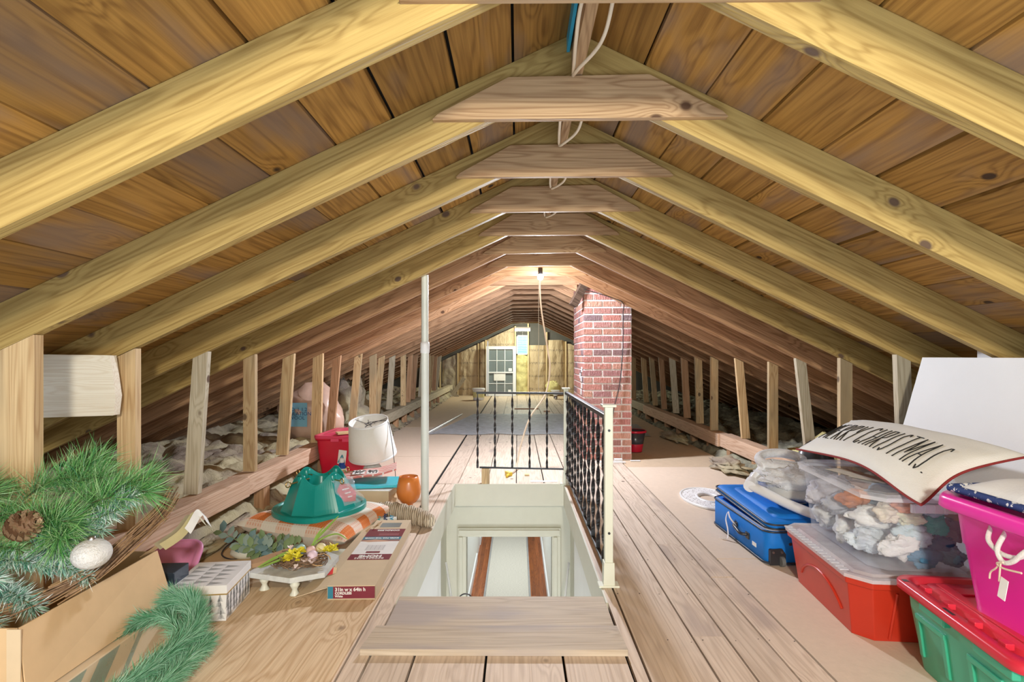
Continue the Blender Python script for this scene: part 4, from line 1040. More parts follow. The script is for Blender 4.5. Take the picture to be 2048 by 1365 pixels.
obj('rattan_loop', MB().tube([(.095 + .045 * math.cos(a), -.035 + .02 * math.sin(a), .03 + .02 * math.sin(a)) for a in [k * .5 for k in range(11)]], .0025, 6), plain('rattan', (.62, .40, .20), .6), t)
tag(obj('brown_slat', MB().prism([(-.03, -.11), (.01, -.11), (.03, .10), (.022, .115), (-.02, .115), (-.035, .10)], 0, .02, 'XY'), plain('brown_board', (.48, .30, .17), .5), loc=(-1.165, 2.60, .102), rot=(.0, .12, -.62), bevel=.003), 'flat brown wooden slat lying on the left side of the white tray', 'slat')
t = thing('eucalyptus_spray', 'spray of blue green eucalyptus leaves in front of the plaid pillow', 'greenery', (-1.32, 2.86, .02))
M_euc = [plain('euc_a', (.14, .25, .26), .6), plain('euc_b', (.20, .30, .14), .6), plain('euc_c', (.26, .36, .32), .6)]
rq = random.Random(12); stm = MB(); lvs = [MB(), MB(), MB()]
for k in range(9):
    a = rq.uniform(-.3, PI + .3); L = rq.uniform(.12, .24); el = rq.uniform(.1, .5)
    p0 = Vector((rq.uniform(-.08, .14), rq.uniform(-.04, .05), .01)); d = Vector((math.cos(a) * math.cos(el), math.sin(a) * math.cos(el) * .6, math.sin(el)))
    P = bez([p0, p0 + d * L * .5 + Vector((0, 0, .015)), p0 + d * L], 5); stm.tube(P, .0022, 5)
    for q, p in enumerate(P[2::2]):
        for s_ in (-1, 1):
            r = rq.uniform(.022, .034); dd = (d * .5 + d.cross(Vector((0, -.6, .8))) * s_ + Vector((rq.uniform(-.3, .3), -.2, rq.uniform(-.2, .5)))).normalized()
            sd = dd.cross(Vector((rq.uniform(-.4, .4), -1, rq.uniform(.2, .8)))).normalized() * r * .55; c = p + dd * r
            ring = [c - dd * r + Vector(), c - dd * r * .4 + sd * .9, c + dd * r * .3 + sd, c + dd * r, c + dd * r * .3 - sd, c - dd * r * .4 - sd * .9]
            lvs[rq.randrange(3)].add(ring + [c + Vector((0, -.003, .004))], [(i, (i + 1) % 6, 6) for i in range(6)], 0, True)
obj('stems', stm, M_euc[1], t)
for q in range(3): obj('leaves', lvs[q], M_euc[q], t)
tag(obj('white_mask', MB().blob((0, 0, .035), (.075, .07, .038), 3, .08, 1.5), plain('mask_cream', (.72, .74, .64), .5), loc=(-1.44, 2.92, .0)), 'rounded cream dish lying left of the eucalyptus', 'dish')
tag(obj('cream_cloth', MB().blob((0, 0, .02), (.20, .055, .022), 9, .2, 2), plain('cloth_cream', (.64, .66, .56), .8), loc=(-1.02, 2.93, .0), rot=(0, 0, -.1)), 'flat pale grey-green cloth in front of the plaid pillow', 'cloth')
tag(obj('black_wire', MB().tube(bez([(-1.28, 3.02, .02), (-1.45, 3.06, .07), (-1.56, 3.0, .05), (-1.57, 2.92, .02), (-1.50, 2.88, .006), (-1.42, 2.9, .006)]), .004, 6), M_blackp, M=T(-1.45, 3, 0)), 'bent black wire loop at the left corner of the plaid pillow', 'wire')
t = thing('candy_wrapper', 'small wrapper with a red and white stripe beside the carton flap', 'wrapper', (-.875, 2.56, .05), 0, None, (.9, 0, .1))
obj('wrapper_sheet', MB().b2((-.03, -.035, 0), (.03, .035, .001)), M_card2, t); obj('red_stripe', MB().b2((-.010, -.035, .0012), (.014, .035, .0018)), plain('stripe_red', (.7, .05, .06), .5), t)

# printed tree box
t = thing('gift_box', 'white keepsake box printed with dark fir trees and gold rim', 'gift box', (-1.283, 2.312, .014), .12)
w2, d2, h2 = .105, .130, .112
M_bw = plain('box_white', (.88, .90, .93), .45); M_gold = plain('gold_trim', (.62, .44, .16), .35, .6); M_treeink = plain('fir_ink', (.02, .03, .035), .7)
obj('box_base', MB().b2((-w2, -d2, 0), (w2, d2, h2)), M_bw, t, bevel=.001)
ld = obj('box_lid', MB().b2((-w2 - .004, -d2 - .004, h2 - .002), (w2 + .004, d2 + .004, h2 + .032)), M_bw, t, bevel=.001)
obj('gold_band', MB().b2((-w2 - .005, -d2 - .005, h2 - .006), (w2 + .005, d2 + .005, h2 - .001)), M_gold, t)
def firtree(mb, x, y, h, O, X, Y, N_, rr_):
    n = 9
    for k in range(n):
        yy = y + h * (k / n) * .9; ww = h * .42 * (1 - k / n) * rr_.uniform(.8, 1.1) + .001
        for s_ in (-1, 1):
            P = [(x, yy + h * .10), (x + s_ * ww, yy), (x + s_ * ww * .55, yy + h * .012), (x + s_ * ww * .15, yy + h * .045)]
            mb.add([O + X * a + Y * b2 + N_ * .0006 for a, b2 in P], [(0, 1, 2, 3)])
    mb.add([O + X * a + Y * b2 + N_ * .0007 for a, b2 in ((x - .0008, y - h * .06), (x + .0008, y - h * .06), (x + .0004, y + h), (x - .0004, y + h))], [(0, 1, 2, 3)])
rq = random.Random(5); pr = MB(); pl = MB()
for row in range(4):
    for k in range(6):
        firtree(pr, -w2 + .018 + k * .034 + rq.uniform(-.006, .006), .006 + row * .025 + rq.uniform(-.006, .006), min(rq.uniform(.034, .055), .104 - row * .025), Vector((0, -d2, 0)), Vector((1, 0, 0)), Vector((0, 0, 1)), Vector((0, -1, 0)), rq)
    for k in range(8):
        firtree(pr, -d2 + .016 + k * .032 + rq.uniform(-.006, .006), .006 + row * .025 + rq.uniform(-.006, .006), min(rq.uniform(.034, .055), .104 - row * .025), Vector((w2, 0, 0)), Vector((0, 1, 0)), Vector((0, 0, 1)), Vector((1, 0, 0)), rq)
obj('printed_firs', pr, M_treeink, t)
for row in range(3):
    for k in range(5):
        firtree(pl, -d2 + .02 + k * .045 + (row % 2) * .02, -w2 + .015 + row * .06, .055, Vector((0, 0, h2 + .032)), Vector((0, 1, 0)), Vector((1, 0, 0)), Vector((0, 0, 1)), rq)
obj('printed_firs', pl, M_treeink, ld)

# pink lid, blue pictured box
M_pink = plain('pale_pink', (.74, .28, .50), .35)
mb = MB(); L_ = []
for k, (ins, z) in enumerate(((0, 0), (-.004, .012), (.0, .022), (.02, .024), (.024, .014), (.045, .014), (.05, .024), (.07, .024))): L_.append([Vector((x, y, z)) for x, y in mb.rrect(.34 - 2 * ins, .24 - 2 * ins, .06 - ins * .6, 6)])
mb.loft(L_, cap0=True, cap1=True)
tag(obj('pink_bin_lid', mb, M_pink, loc=(-1.70, 2.62, .075), rot=(.72, 0, .12)), 'pale pink plastic bin lid leaning behind the keepsake box', 'lid')
t = thing('picture_box', 'dark blue product box with a snowy photo, behind the large carton', 'box', (-1.445, 2.24, .014), .05)
obj('box_shell', MB().b2((-.075, -.055, 0), (.075, .055, .195)), plain('box_navy', (.02, .035, .06), .3), t, bevel=.003)
m, nt, b = newmat('snow_photo'); tc = node(nt, 'ShaderNodeTexCoord'); n = noisen(nt, tc.outputs['Object'], 26, 3, .6)
rmp = node(nt, 'ShaderNodeValToRGB'); e = rmp.color_ramp.elements; e[0].position = .4; e[0].color = (.01, .03, .07, 1); e[1].position = .62; e[1].color = (.6, .7, .8, 1); q = rmp.color_ramp.elements.new(.52); q.color = (.05, .22, .5, 1)
nt.links.new(n, rmp.inputs[0]); nt.links.new(rmp.outputs[0], b.inputs['Base Color']); b.inputs['Roughness'].default_value = .25
obj('printed_photo', MB().b2((.0, -.0562, .008), (.066, -.0555, .16)), m, t)

# cardboard cartons at the left corner
t = thing('large_carton', 'large open cardboard carton full of garlands at the left edge', 'carton', (-1.66, 1.80, .125))
def wallp(a, b2, c, d, th=.004, mat=M_card, nm='carton_wall', **k):
    a, b2, c, d = map(Vector, (a, b2, c, d)); n = (b2 - a).cross(d - a).normalized() * th
    return obj(nm, MB().add([a, b2, c, d, a + n, b2 + n, c + n, d + n], [(0, 3, 2, 1), (4, 5, 6, 7), (0, 1, 5, 4), (1, 2, 6, 5), (2, 3, 7, 6), (3, 0, 4, 7)]), mat, t, **k)
wallp((.31, -.29, 0), (.32, .33, 0), (.275, .31, .200), (.285, -.285, .198))
wallp((-.30, -.29, 0), (.308, -.29, 0), (.283, -.285, .198), (-.29, -.285, .198))
wallp((-.30, .33, 0), (.31, .33, 0), (.27, .31, .198), (-.29, .31, .198))
wallp((-.305, -.29, 0), (-.305, .33, 0), (-.295, .31, .198), (-.295, -.285, .198))
obj('carton_base', MB().b2((-.30, -.285, 0), (.305, .325, .004)), M_card, t)
wallp((.27, .3, .199), (.26, .24, .199), (.30, .31, .235), (.29, .37, .225), nm='carton_flap')
obj('corner_crease', MB().b2((.262, -.2955, .0), (.300, -.2925, .198)), M_card2, t)
t = thing('lower_carton', 'pale taped cardboard carton under the large open carton', 'carton', (-1.64, 1.76, .0135))
obj('carton_shell', MB().b2((-.31, -.34, 0), (.325, .34, .107)), M_card2, t, bevel=.003)
M_tape = clear('packing_tape', (.28, .42, .36), .55, .15, .25)
tp = MB(); 
for a, b2 in ((-.30, -.17), (-.12, -.03), (.06, .09)):
    tp.add([(.3262, a, .0), (.3262, b2, .0), (.3262, b2 + .09, .104), (.3262, a + .09, .104)], [(0, 1, 2, 3)])
obj('packing_tape', tp, M_tape, t)
tag(obj('white_clip', MB().b2((-.035, -.014, 0), (.035, .014, .012)), M_whitep, loc=(-1.255, 1.93, .013), rot=(0, 0, .15), bevel=.004), 'small white plastic block under the feathery green garland', 'clip')

# needle greenery
def branch(mb, P, n, L, w_, ang=(.5, 1.1), seed=0, bend=.25, tw=0.0):
    rr_ = random.Random(seed); P = [Vector(p) for p in P]; k = len(P)
    for i in range(n):
        u = rr_.random() * (k - 1.001); j = int(u); p = P[j].lerp(P[j + 1], u - j); t_ = (P[j + 1] - P[j]).normalized()
        a = rr_.uniform(0, 2 * PI); o1 = t_.orthogonal().normalized(); o2 = t_.cross(o1); rad = o1 * math.cos(a) + o2 * math.sin(a)
        th = rr_.uniform(*ang); l = L * rr_.uniform(.65, 1.1); d = t_ * math.cos(th) + rad * math.sin(th)
        d2 = (d + Vector((rr_.uniform(-bend, bend), rr_.uniform(-bend, bend), rr_.uniform(-bend, bend) - tw))).normalized()
        s_ = d.cross(Vector((rr_.uniform(-1, 1), rr_.uniform(-1, 1), rr_.uniform(-1, 1)))).normalized() * w_
        m_ = p + d * l * .5; e_ = m_ + d2 * l * .5
        mb.add([p - s_ * .6, p + s_ * .6, m_ + s_, m_ - s_, e_], [(0, 1, 2, 3), (3, 2, 4)])
    return mb
def needle_mat(name, cs, rough=.5):
    m, nt, b = newmat(name); ge = node(nt, 'ShaderNodeNewGeometry'); r_ = node(nt, 'ShaderNodeValToRGB'); e = r_.color_ramp.elements
    e[0].position = 0; e[0].color = (*cs[0], 1); e[1].position = 1; e[1].color = (*cs[-1], 1)
    for i, c in enumerate(cs[1:-1]): q = r_.color_ramp.elements.new((i + 1) / (len(cs) - 1)); q.color = (*c, 1)
    nt.links.new(ge.outputs['Random Per Island'], r_.inputs[0]); nt.links.new(r_.outputs[0], b.inputs['Base Color']); b.inputs['Roughness'].default_value = rough
    return m
M_pine = needle_mat('pine_needles', [(.03, .17, .04), (.10, .36, .09), (.20, .46, .13), (.42, .62, .32), (.07, .28, .15)])
M_frost = needle_mat('frosted_needles', [(.06, .26, .18), (.18, .42, .32), (.48, .64, .58), (.85, .90, .90), (.12, .34, .2), (.75, .85, .84)])
M_fur = needle_mat('feather_green', [(.05, .22, .10), (.10, .34, .18), (.22, .47, .31), (.34, .58, .43), (.14, .38, .22)])
M_stem = plain('branch_stem', (.10, .12, .05), .8)
t = thing('pine_garland', 'long needled green pine garland heaped on top of the large carton', 'garland', (-1.50, 1.80, .52))
sprigs = [((-.22, .0, .02), (-.05, -.05, .02)), ((.05, .02, .03), (.24, .06, .14)), ((.02, .0, .0), (.20, -.04, .10)), ((-.18, .06, .06), (.02, .04, .15)), ((-.05, .06, .08), (.13, .02, .15)), ((.03, -.05, -.02), (.10, -.12, -.01)),
          ((-.30, -.05, .06), (-.16, -.1, .12)), ((-.20, -.08, -.08), (-.02, -.12, -.04)), ((-.32, .02, -.02), (-.18, -.10, -.06)), ((.10, .05, .06), (.27, .03, .10)), ((-.10, -.02, .0), (.06, -.1, .05)), ((-.28, -.12, -.10), (-.12, -.14, -.10)), ((.0, -.1, .0), (.12, -.1, .04)), ((-.35, .0, .10), (-.2, .0, .1)), ((-.05, .08, .1), (.05, .1, .19))]
stm = MB()
for k, (a, b2) in enumerate(sprigs):
    a, b2 = Vector(a), Vector(b2); mid = (a + b2) / 2 + Vector((0, 0, .02)); P = bez([a, mid, b2], 5); stm.tube(P, .003, 5)
    o = obj('pine_sprig', branch(MB(), P, 430, .125 if k != 7 else .06, .0009, (.35, 1.2), k), M_pine, t)
obj('garland_stem', stm, M_stem, t)
# cone
mb = MB().lathe([(0, -.05), (.020, -.045), (.028, -.01), (.024, .03), (.008, .05)], n=12)
rq = random.Random(3)
for k in range(90):
    u = k / 90; a = k * 2.39996; z = -.045 + .095 * u; r = .033 * math.sin(PI * min(1, .18 + u * .8)) + .004
    d = Vector((math.cos(a), math.sin(a), .35)).normalized(); p = Vector((r * .5 * math.cos(a), r * .5 * math.sin(a), z)); s_ = Vector((-math.sin(a), math.cos(a), 0)) * .0085
    e_ = p + d * r * .75
    mb.add([p - s_ * .6, p + s_ * .6, e_ + s_, e_ - s_, e_ + d * .004 + Vector((0, 0, .003)), p + Vector((0, 0, -.004))], [(0, 1, 2, 3), (3, 2, 4), (0, 3, 5), (1, 5, 2), (5, 3, 2)], k % 2)
tag(obj('pine_cone', mb, [plain('cone_brown', (.20, .11, .06), .7), plain('cone_tip', (.42, .29, .18), .7)], loc=(-1.475, 1.64, .565), rot=(.3, 1.25, .2)), 'brown pine cone nested in the green pine garland', 'pine cone')
t = thing('frosted_garland', 'snow frosted fir garland hanging over the front of the large carton', 'garland', (-1.48, 1.72, .38))
fs = [((-.04, .0, .10), (.16, .03, .14)), ((.0, -.02, .04), (.14, .0, .0)), ((-.18, -.04, .05), (.02, -.04, .06)), ((-.16, -.06, -.02), (.0, -.07, -.03)), ((-.20, -.08, -.08), (-.06, -.1, -.10)), ((-.10, -.06, -.02), (.04, -.08, -.06)), ((.05, .02, .10), (.20, .04, .20)), ((-.22, -.02, .0), (-.10, -.10, .02)), ((-.24, -.1, -.1), (-.12, -.12, -.14)), ((.10, .06, .16), (.22, .08, .23)), ((-.02, -.02, .08), (.10, -.04, .08)), ((-.14, -.08, .0), (-.04, -.12, .04))]
stm = MB()
for k, (a, b2) in enumerate(fs):
    a, b2 = Vector(a), Vector(b2); P = bez([a, (a + b2) / 2 + Vector((0, 0, .015)), b2], 5); stm.tube(P, .003, 5)
    obj('fir_sprig', branch(MB(), P, 460, .055, .0014, (.6, 1.3), 40 + k), M_frost, t)
obj('garland_stem', stm, M_stem, t)
m, nt, b = newmat('silver_glitter'); tc = node(nt, 'ShaderNodeTexCoord'); n = noisen(nt, tc.outputs['Object'], 60, 4, .8)
nt.links.new(mixc(nt, n, (.55, .56, .55), (.86, .87, .88)), b.inputs['Base Color']); b.inputs['Roughness'].default_value = .55; b.inputs['Metallic'].default_value = .1; bump(nt, b, n, .8, .01)
t = thing('silver_bauble', 'round silver glitter bauble resting on the frosted garland', 'ornament', (-1.285, 1.66, .475))
obj('ball', MB().lathe([(0, -.044)] + [(.052 * math.sin(PI * q / 16), -.044 * math.cos(PI * q / 16)) for q in range(1, 16)] + [(0, .044)], n=32), m, t)
obj('cap', MB().lathe([(.010, .042), (.010, .053), (0, .054)], n=12), M_steel, t)
t = thing('grapevine_wreath', 'band of brown grapevine twigs curving along the open carton edge', 'wreath', (-1.40, 1.80, .30))
vine = [MB(), MB()]; rq = random.Random(8)
base = [Vector(p) for p in ((-.12, -.16, .02), (-.03, -.12, .04), (.06, -.06, .09), (.12, .02, .16), (.155, .12, .22), (.16, .18, .27))]
for k in range(120):
    o_ = Vector((rq.gauss(0, .017), rq.gauss(0, .017), rq.gauss(0, .017)))
    o2 = Vector((rq.gauss(0, .017), rq.gauss(0, .017), rq.gauss(0, .017))); s0 = rq.randint(0, 3)
    P = bez([p + o_.lerp(o2, i / 5) + Vector((0, 0, .006 * math.sin(i * 2 + k))) for i, p in enumerate(base)][s0:s0 + 3], 6)
    vine[k % 2].tube(P, .0022 * rq.uniform(.6, 1.3), 5, cap=False)
obj('vine_twigs', vine[0], M_twig, t); o = obj('vine_twigs', vine[1], plain('vine_light', (.36, .22, .11), .7), t)
t = thing('wired_ribbon', 'curled olive and white ribbon sticking out of the large carton', 'ribbon', (-1.28, 2.0, .34))
for k, (dx, c, nm) in enumerate(((0, (.36, .31, .20), 'ribbon_loop'), (.02, (.52, .46, .25), 'ribbon_loop'), (.035, (.82, .84, .86), 'ribbon_tail'))):
    P = bez([(-.12 + dx, -.20, .0), (-.05 + dx, -.10, .04), (.02 + dx, .0, .09), (.05 + dx, .05, .14 + .01 * k), (.08 + dx, .06, .11)], 6)
    obj(nm, MB().loft([[p, p + Vector((.010, .02, -.028))] for p in P[(13 if k == 2 else 9):]], closed=False), plain('ribbon_col', c, .4, 0, .2), t)

# feathery green garland lying on the floor
t = thing('feather_garland', 'soft feathery green garland lying on the floor before the keepsake box', 'garland', (-1.10, 1.90, .02))
def fur(P, n, L, seed): return branch(MB(), P, n, L, .0010, (.25, 1.0), seed, .35, .15)
p1 = bez([(-.10, -.40, .06), (-.05, -.24, .075), (-.03, -.10, .085), (-.03, .02, .105), (-.08, .09, .15), (-.15, .10, .165)], 8)
p2 = bez([(-.05, -.02, .09), (-.14, .05, .12), (-.22, .03, .12), (-.27, -.06, .09)], 8)
p3 = bez([(-.04, -.40, .05), (.02, -.26, .055), (.02, -.12, .055), (.01, .02, .05)], 8)
obj('feather_strand', fur(p1, 9000, .085, 71), M_fur, t)
obj('feather_strand', fur(p3, 5200, .07, 73), M_fur, t); obj('feather_strand', fur(p2, 2200, .07, 72), M_fur, t)
obj('garland_stem', MB().tube(p1, .004, 5).tube(p2, .003, 5).tube(p3, .004, 5), M_stem, t)

# fresh wide board fixed behind the first studs
tag(obj('header_board', MB().prism([(-2.55, .79), (-1.745, .815), (-1.735, .90), (-1.76, 1.075), (-2.55, 1.085)][::1], 2.375, 2.413), M_white2x, M=frame((-1.8, 2.4, .95), (1, 0, 0)), bevel=.003), 'wide pale new board fixed behind the nearest left stud', 'board')

# ================================================================ RIGHT: bins, suitcase, pillow
M_redo = plain('orange_red_plastic', (.55, .035, .015), .3)
M_clid = clear('clear_lid', (.78, .80, .86), .62, .18, .15)
M_cwall = clear('clear_wall', (.70, .76, .86), .20, .12, .35)
M_crim = clear('clear_rim', (.80, .84, .90), .55, .15)
def oct_ring(w, d, c, z):
    w /= 2; d /= 2
    return [Vector(p) for p in ((w, -d + c, z), (w, d - c, z), (w - c, d, z), (-w + c, d, z), (-w, d - c, z), (-w, -d + c, z), (-w + c, -d, z), (w - c, -d, z))]
t = thing('red_storage_bin', 'orange-red storage bin with a clear lid on the tan floor', 'storage bin', (1.520, 2.352, .001), -.09)
W_, D_ = .47, .665
mb = MB()
mb.loft([oct_ring(W_ * .88, D_ * .90, .055, 0), oct_ring(W_ * .99, D_ * .98, .06, .205), oct_ring(W_ * 1.0 + .02, D_ + .02, .065, .207), oct_ring(W_ + .025, D_ + .025, .065, .237), oct_ring(W_ + .015, D_ + .015, .062, .240), oct_ring(W_ - .01, D_ - .01, .058, .238), oct_ring(W_ * .87, D_ * .89, .05, .01)], cap0=True, cap1=True, smooth=False)
obj('bin', mb, M_redo, t, bevel=.004)
# moulded arches and ribs on the long side and end
def onside(y, z, out=.004):
    k = .88 + .11 * z / .205; return Vector((-W_ / 2 * k - out, y * (.92 + .07 * z / .2), z))
arch = [onside(-.20 + .40 * k / 20, .15 * math.sin(PI * min(1, (k + 1.2) / 22.4)) ** .45, .001) for k in range(21)]
obj('moulded_arch', MB().tube(arch, .006, 6), M_redo, t)
obj('end_ribs', MB().tube([(-.10, -D_ / 2 * .905 - .001, .01), (-.085, -D_ / 2 * .98, .19)], .006, 6).tube([(.13, -D_ / 2 * .905 - .001, .01), (.115, -D_ / 2 * .98, .19)], .006, 6), M_redo, t)
mb = MB(); mb.loft([oct_ring(W_ + .035, D_ + .035, .068, .232), oct_ring(W_ + .037, D_ + .037, .068, .246), oct_ring(W_ + .01, D_ + .01, .06, .249), oct_ring(W_ - .03, D_ - .03, .055, .241), oct_ring(W_ - .05, D_ - .05, .05, .241), oct_ring(W_ - .07, D_ - .07, .045, .249)], cap1=True, smooth=False)
for k in range(16):
    y = -.26 + k * .035; mb.b2((-W_ / 2 - .022, y, .2465), (-W_ / 2 + .01, y + .02, .2515))
obj('clear_lid', mb, M_clid, t)

t = thing('clear_storage_bin', 'clear plastic storage bin of folded clothes on top of the orange-red bin', 'storage bin', (1.570, 2.368, .258), -.09)
W_, D_, H_ = .43, .655, .305
mb = MB(); mb.loft([oct_ring(W_ * .88, D_ * .90, .05, 0), oct_ring(W_ * .99, D_ * .985, .055, .27), oct_ring(W_ + .015, D_ + .015, .058, .272), oct_ring(W_ + .015, D_ + .015, .058, .285)], cap0=True, smooth=False)
obj('clear_walls', mb, M_cwall, t, bevel=.006)
mb = MB(); mb.loft([oct_ring(W_ + .02, D_ + .02, .06, .270), oct_ring(W_ + .032, D_ + .032, .062, .270), oct_ring(W_ + .032, D_ + .032, .062, .284), oct_ring(W_ + .02, D_ + .02, .06, .284)], smooth=False)
obj('rolled_rim', mb, M_crim, t)
mb = MB(); mb.loft([oct_ring(W_ + .042, D_ + .042, .066, .2845), oct_ring(W_ + .044, D_ + .044, .066, .300), oct_ring(W_ + .01, D_ + .01, .058, .304), oct_ring(W_ - .03, D_ - .03, .05, .298), oct_ring(W_ - .05, D_ - .05, .045, .298)], cap1=True, smooth=False)
obj('clear_lid', mb, clear('lid_film', (.80, .84, .90), .38, .15, .2), t)
obj('side_latch', MB().b2((-.09, -D_ / 2 - .03, .235), (.07, -D_ / 2 - .018, .268)), M_crim, t, bevel=.003)
rb_ = MB()
for k in range(5): rb_.b2((-.08 + k * .034, -D_ / 2 - .034, .237), (-.076 + k * .034, -D_ / 2 - .0302, .266))
obj('latch_ribs', rb_, M_crim, t)
Mc = T(1.570, 2.368, .258) @ Rz(-.09)
def garment(x, y, z, r, seed, c, lab, pat=None):
    p = Mc @ Vector((x, y, z)); rr_ = random.Random(seed)
    def fn(u, v):
        th = PI * u; ph = 2 * PI * v; d = Vector((math.sin(th) * math.cos(ph), math.sin(th) * math.sin(ph), math.cos(th)))
        k = 1.08 + .5 * noise.noise(d * 1.5 + Vector((seed, 0, 3))) - .30 * abs(noise.noise(Vector((d.x * 2.2, d.y * 2.2, d.z * 7)) + Vector((0, seed, 1)))) - .22 * abs(noise.noise(d * 9 + Vector((1, 2, seed))))
        return (d.x * r[0] * k, d.y * r[1] * k, d.z * r[2] * k)
    mt = pat or plain('cloth', c, .9, 0, .15, 18, .4, .1, 240)
    o = obj('clothing', MB().grid(fn, 34, 44, uv=False), mt, loc=p, rot=(rr_.uniform(-.3, .3), rr_.uniform(-.3, .3), rr_.uniform(0, 3))); tag(o, lab, 'clothing', 'clothes in the clear bin')
Wt, Lb, Db, Nv, Or, Br, Pl, Te, Gr, Cr = (.85, .87, .90), (.45, .62, .75), (.10, .26, .42), (.03, .07, .16), (.72, .28, .12), (.34, .19, .12), (.20, .13, .18), (.03, .40, .34), (.50, .52, .58), (.78, .72, .60)
for k, (x, y, z, r, c, nm) in enumerate((
    (-.13, .22, .07, (.05, .09, .06), Wt, 'white lacy clothing bunched at the lower far end of the clear bin'),
    (-.12, .20, .18, (.05, .10, .07), (.66, .66, .74), 'pale lilac clothing at the upper far end of the clear bin'),
    (-.13, .03, .06, (.045, .11, .05), Wt, 'white clothing lying low along the left side of the clear bin'),
    (-.13, .05, .16, (.045, .09, .05), Gr, 'grey spotted clothing along the left side of the clear bin'),
    (-.14, -.05, .21, (.04, .06, .035), Or, 'orange clothing near the top left of the clear bin'),
    (-.13, -.14, .06, (.05, .09, .05), (.70, .78, .86), 'pale blue clothing at the lower near left corner of the clear bin'),
    (-.12, -.13, .15, (.05, .08, .045), Wt, 'white clothing at the middle left near corner of the clear bin'),
    (-.10, -.22, .20, (.05, .05, .04), Cr, 'cream clothing at the top near left corner of the clear bin'),
    (-.07, -.255, .08, (.065, .04, .045), Wt, 'white clothing bundled behind the near face at lower left'),
    (.02, -.255, .04, (.08, .04, .035), Db, 'denim blue clothing at the bottom of the near face'),
    (.11, -.25, .05, (.06, .04, .04), (.20, .36, .48), 'rolled blue clothing at the lower right of the near face'),
    (-.02, -.25, .13, (.07, .04, .04), (.60, .76, .84), 'light blue clothing in the middle of the near face'),
    (-.03, -.25, .19, (.05, .04, .03), (.82, .84, .62), 'pale yellow print clothing high on the near face'),
    (-.06, -.25, .235, (.05, .04, .022), Or, 'orange and brown clothing at the top of the near face'),
    (.05, -.25, .165, (.05, .04, .04), Te, 'teal clothing at the centre of the near face'),
    (.07, -.255, .105, (.05, .04, .035), Nv, 'navy clothing beside the teal piece'),
    (.12, -.25, .15, (.05, .04, .05), Pl, 'dark plum clothing at the right of the near face'),
    (.15, -.24, .21, (.05, .05, .045), Br, 'brown spotted clothing at the upper right of the near face'),
    (.04, -.25, .225, (.05, .04, .03), Lb, 'blue checked clothing near the latch of the clear bin'),
    (.03, .10, .10, (.10, .14, .05), Db, 'blue clothing heaped in the middle of the clear bin'),
    (.04, -.08, .10, (.10, .12, .05), Gr, 'grey clothing heaped inside the middle of the clear bin'),
    (.04, .08, .20, (.10, .13, .035), Lb, 'light blue clothing on top of the heap in the clear bin'),
    (.05, -.10, .20, (.09, .10, .035), (.30, .30, .36), 'slate clothing on top of the near heap in the clear bin'))):
    garment(x, y, z, r, 11 + k * 7, c, nm)
for k, (x, y, a) in enumerate(((-.12, .05, .2), (-.08, -.08, .5))):
    p = Mc @ Vector((x, y, .300)); tag(obj('paper_sheet', MB().b2((-.05, -.075, .0015 + .001 * k), (.05, .075, .002 + .001 * k)), plain('print_paper', (.70, .66, .55), .6, 0, .2, 30), loc=p, rot=(0, 0, a)), ('patterned paper on the clear lid below the christmas pillow', 'second patterned paper on the clear lid nearer the camera')[k], 'paper')

# green bin with red lid
M_grn = plain('green_plastic', (.05, .42, .26), .3); M_rlid = plain('crimson_lid', (.66, .03, .06), .3)
t = thing('green_storage_bin', 'green storage bin with a red lid at the right front corner', 'storage bin', (1.560, 1.655, .001), -.13)
W_, D_, H_ = .46, .56, .275
mb = MB()
def rr2(k, z, r=.05, e=0.): return [Vector((x, y, z)) for x, y in mb.rrect(W_ * k + e, D_ * k + e, r, 5)]
mb.loft([rr2(.86, 0), rr2(.97, .20), rr2(.98, .235), rr2(1.0, .24), rr2(1.0, H_ - .005), rr2(.97, H_ - .005), rr2(.85, .01)], cap0=True, cap1=True)
obj('bin', mb, M_grn, t)
for y0, y1 in ((-.20, -.06), (.045, .20)):
    pn = MB()
    for a, b2 in ((y0, y0 + .02), (y1 - .02, y1)):
        vs = []
        for z in (.05, .18):
            k = .86 + .11 * z / .2; x = -W_ / 2 * k
            vs += [(x - .007, a, z), (x - .007, b2, z), (x + .01, b2, z), (x + .01, a, z)]
        pn.add(vs, [(0, 1, 2, 3), (7, 6, 5, 4), (0, 4, 5, 1), (1, 5, 6, 2), (2, 6, 7, 3), (3, 7, 4, 0)])
    z = .185; k = .86 + .11 * z / .2
    pn.b2((-W_ / 2 * k - .008, y0, z - .01), (-W_ / 2 * k + .01, y1, z + .008))
    obj('moulded_panel', pn, M_grn, t, bevel=.003)
for a, b2 in ((-.26, -.11), (.02, .15)): obj('handle_lip', MB().b2((-W_ / 2 - .014, a, .225), (-W_ / 2 + .01, b2, .262)), M_grn, t, bevel=.004)
mb = MB()
mb.loft([rr2(1, H_ - .022, .05, .035), rr2(1, H_ - .018, .055, .048), rr2(1, H_ + .004, .055, .048), rr2(1, H_ + .010, .05, .036), rr2(1, H_ + .010, .05, -.02), rr2(1, H_ - .006, .05, -.03), rr2(1, H_ - .006, .05, -.07), rr2(1, H_ + .006, .05, -.08), rr2(1, H_ + .006, .05, -.16)], cap1=True)
l_ = obj('lid', mb, M_rlid, t)
rbs = MB()
for k in range(4): rbs.b2((-W_ / 2 + .012, -.2 + k * .12, H_ + .0), (-W_ / 2 + .035, -.17 + k * .12, H_ + .018))
rbs.b2((-.15, -.22, H_ + .006), (-.12, .22, H_ + .012)).b2((.12, -.22, H_ + .006), (.15, .22, H_ + .012)).b2((-.12, .14, H_ + .006), (.12, .17, H_ + .012))
obj('lid_ribs', rbs, M_rlid, l_, bevel=.002)
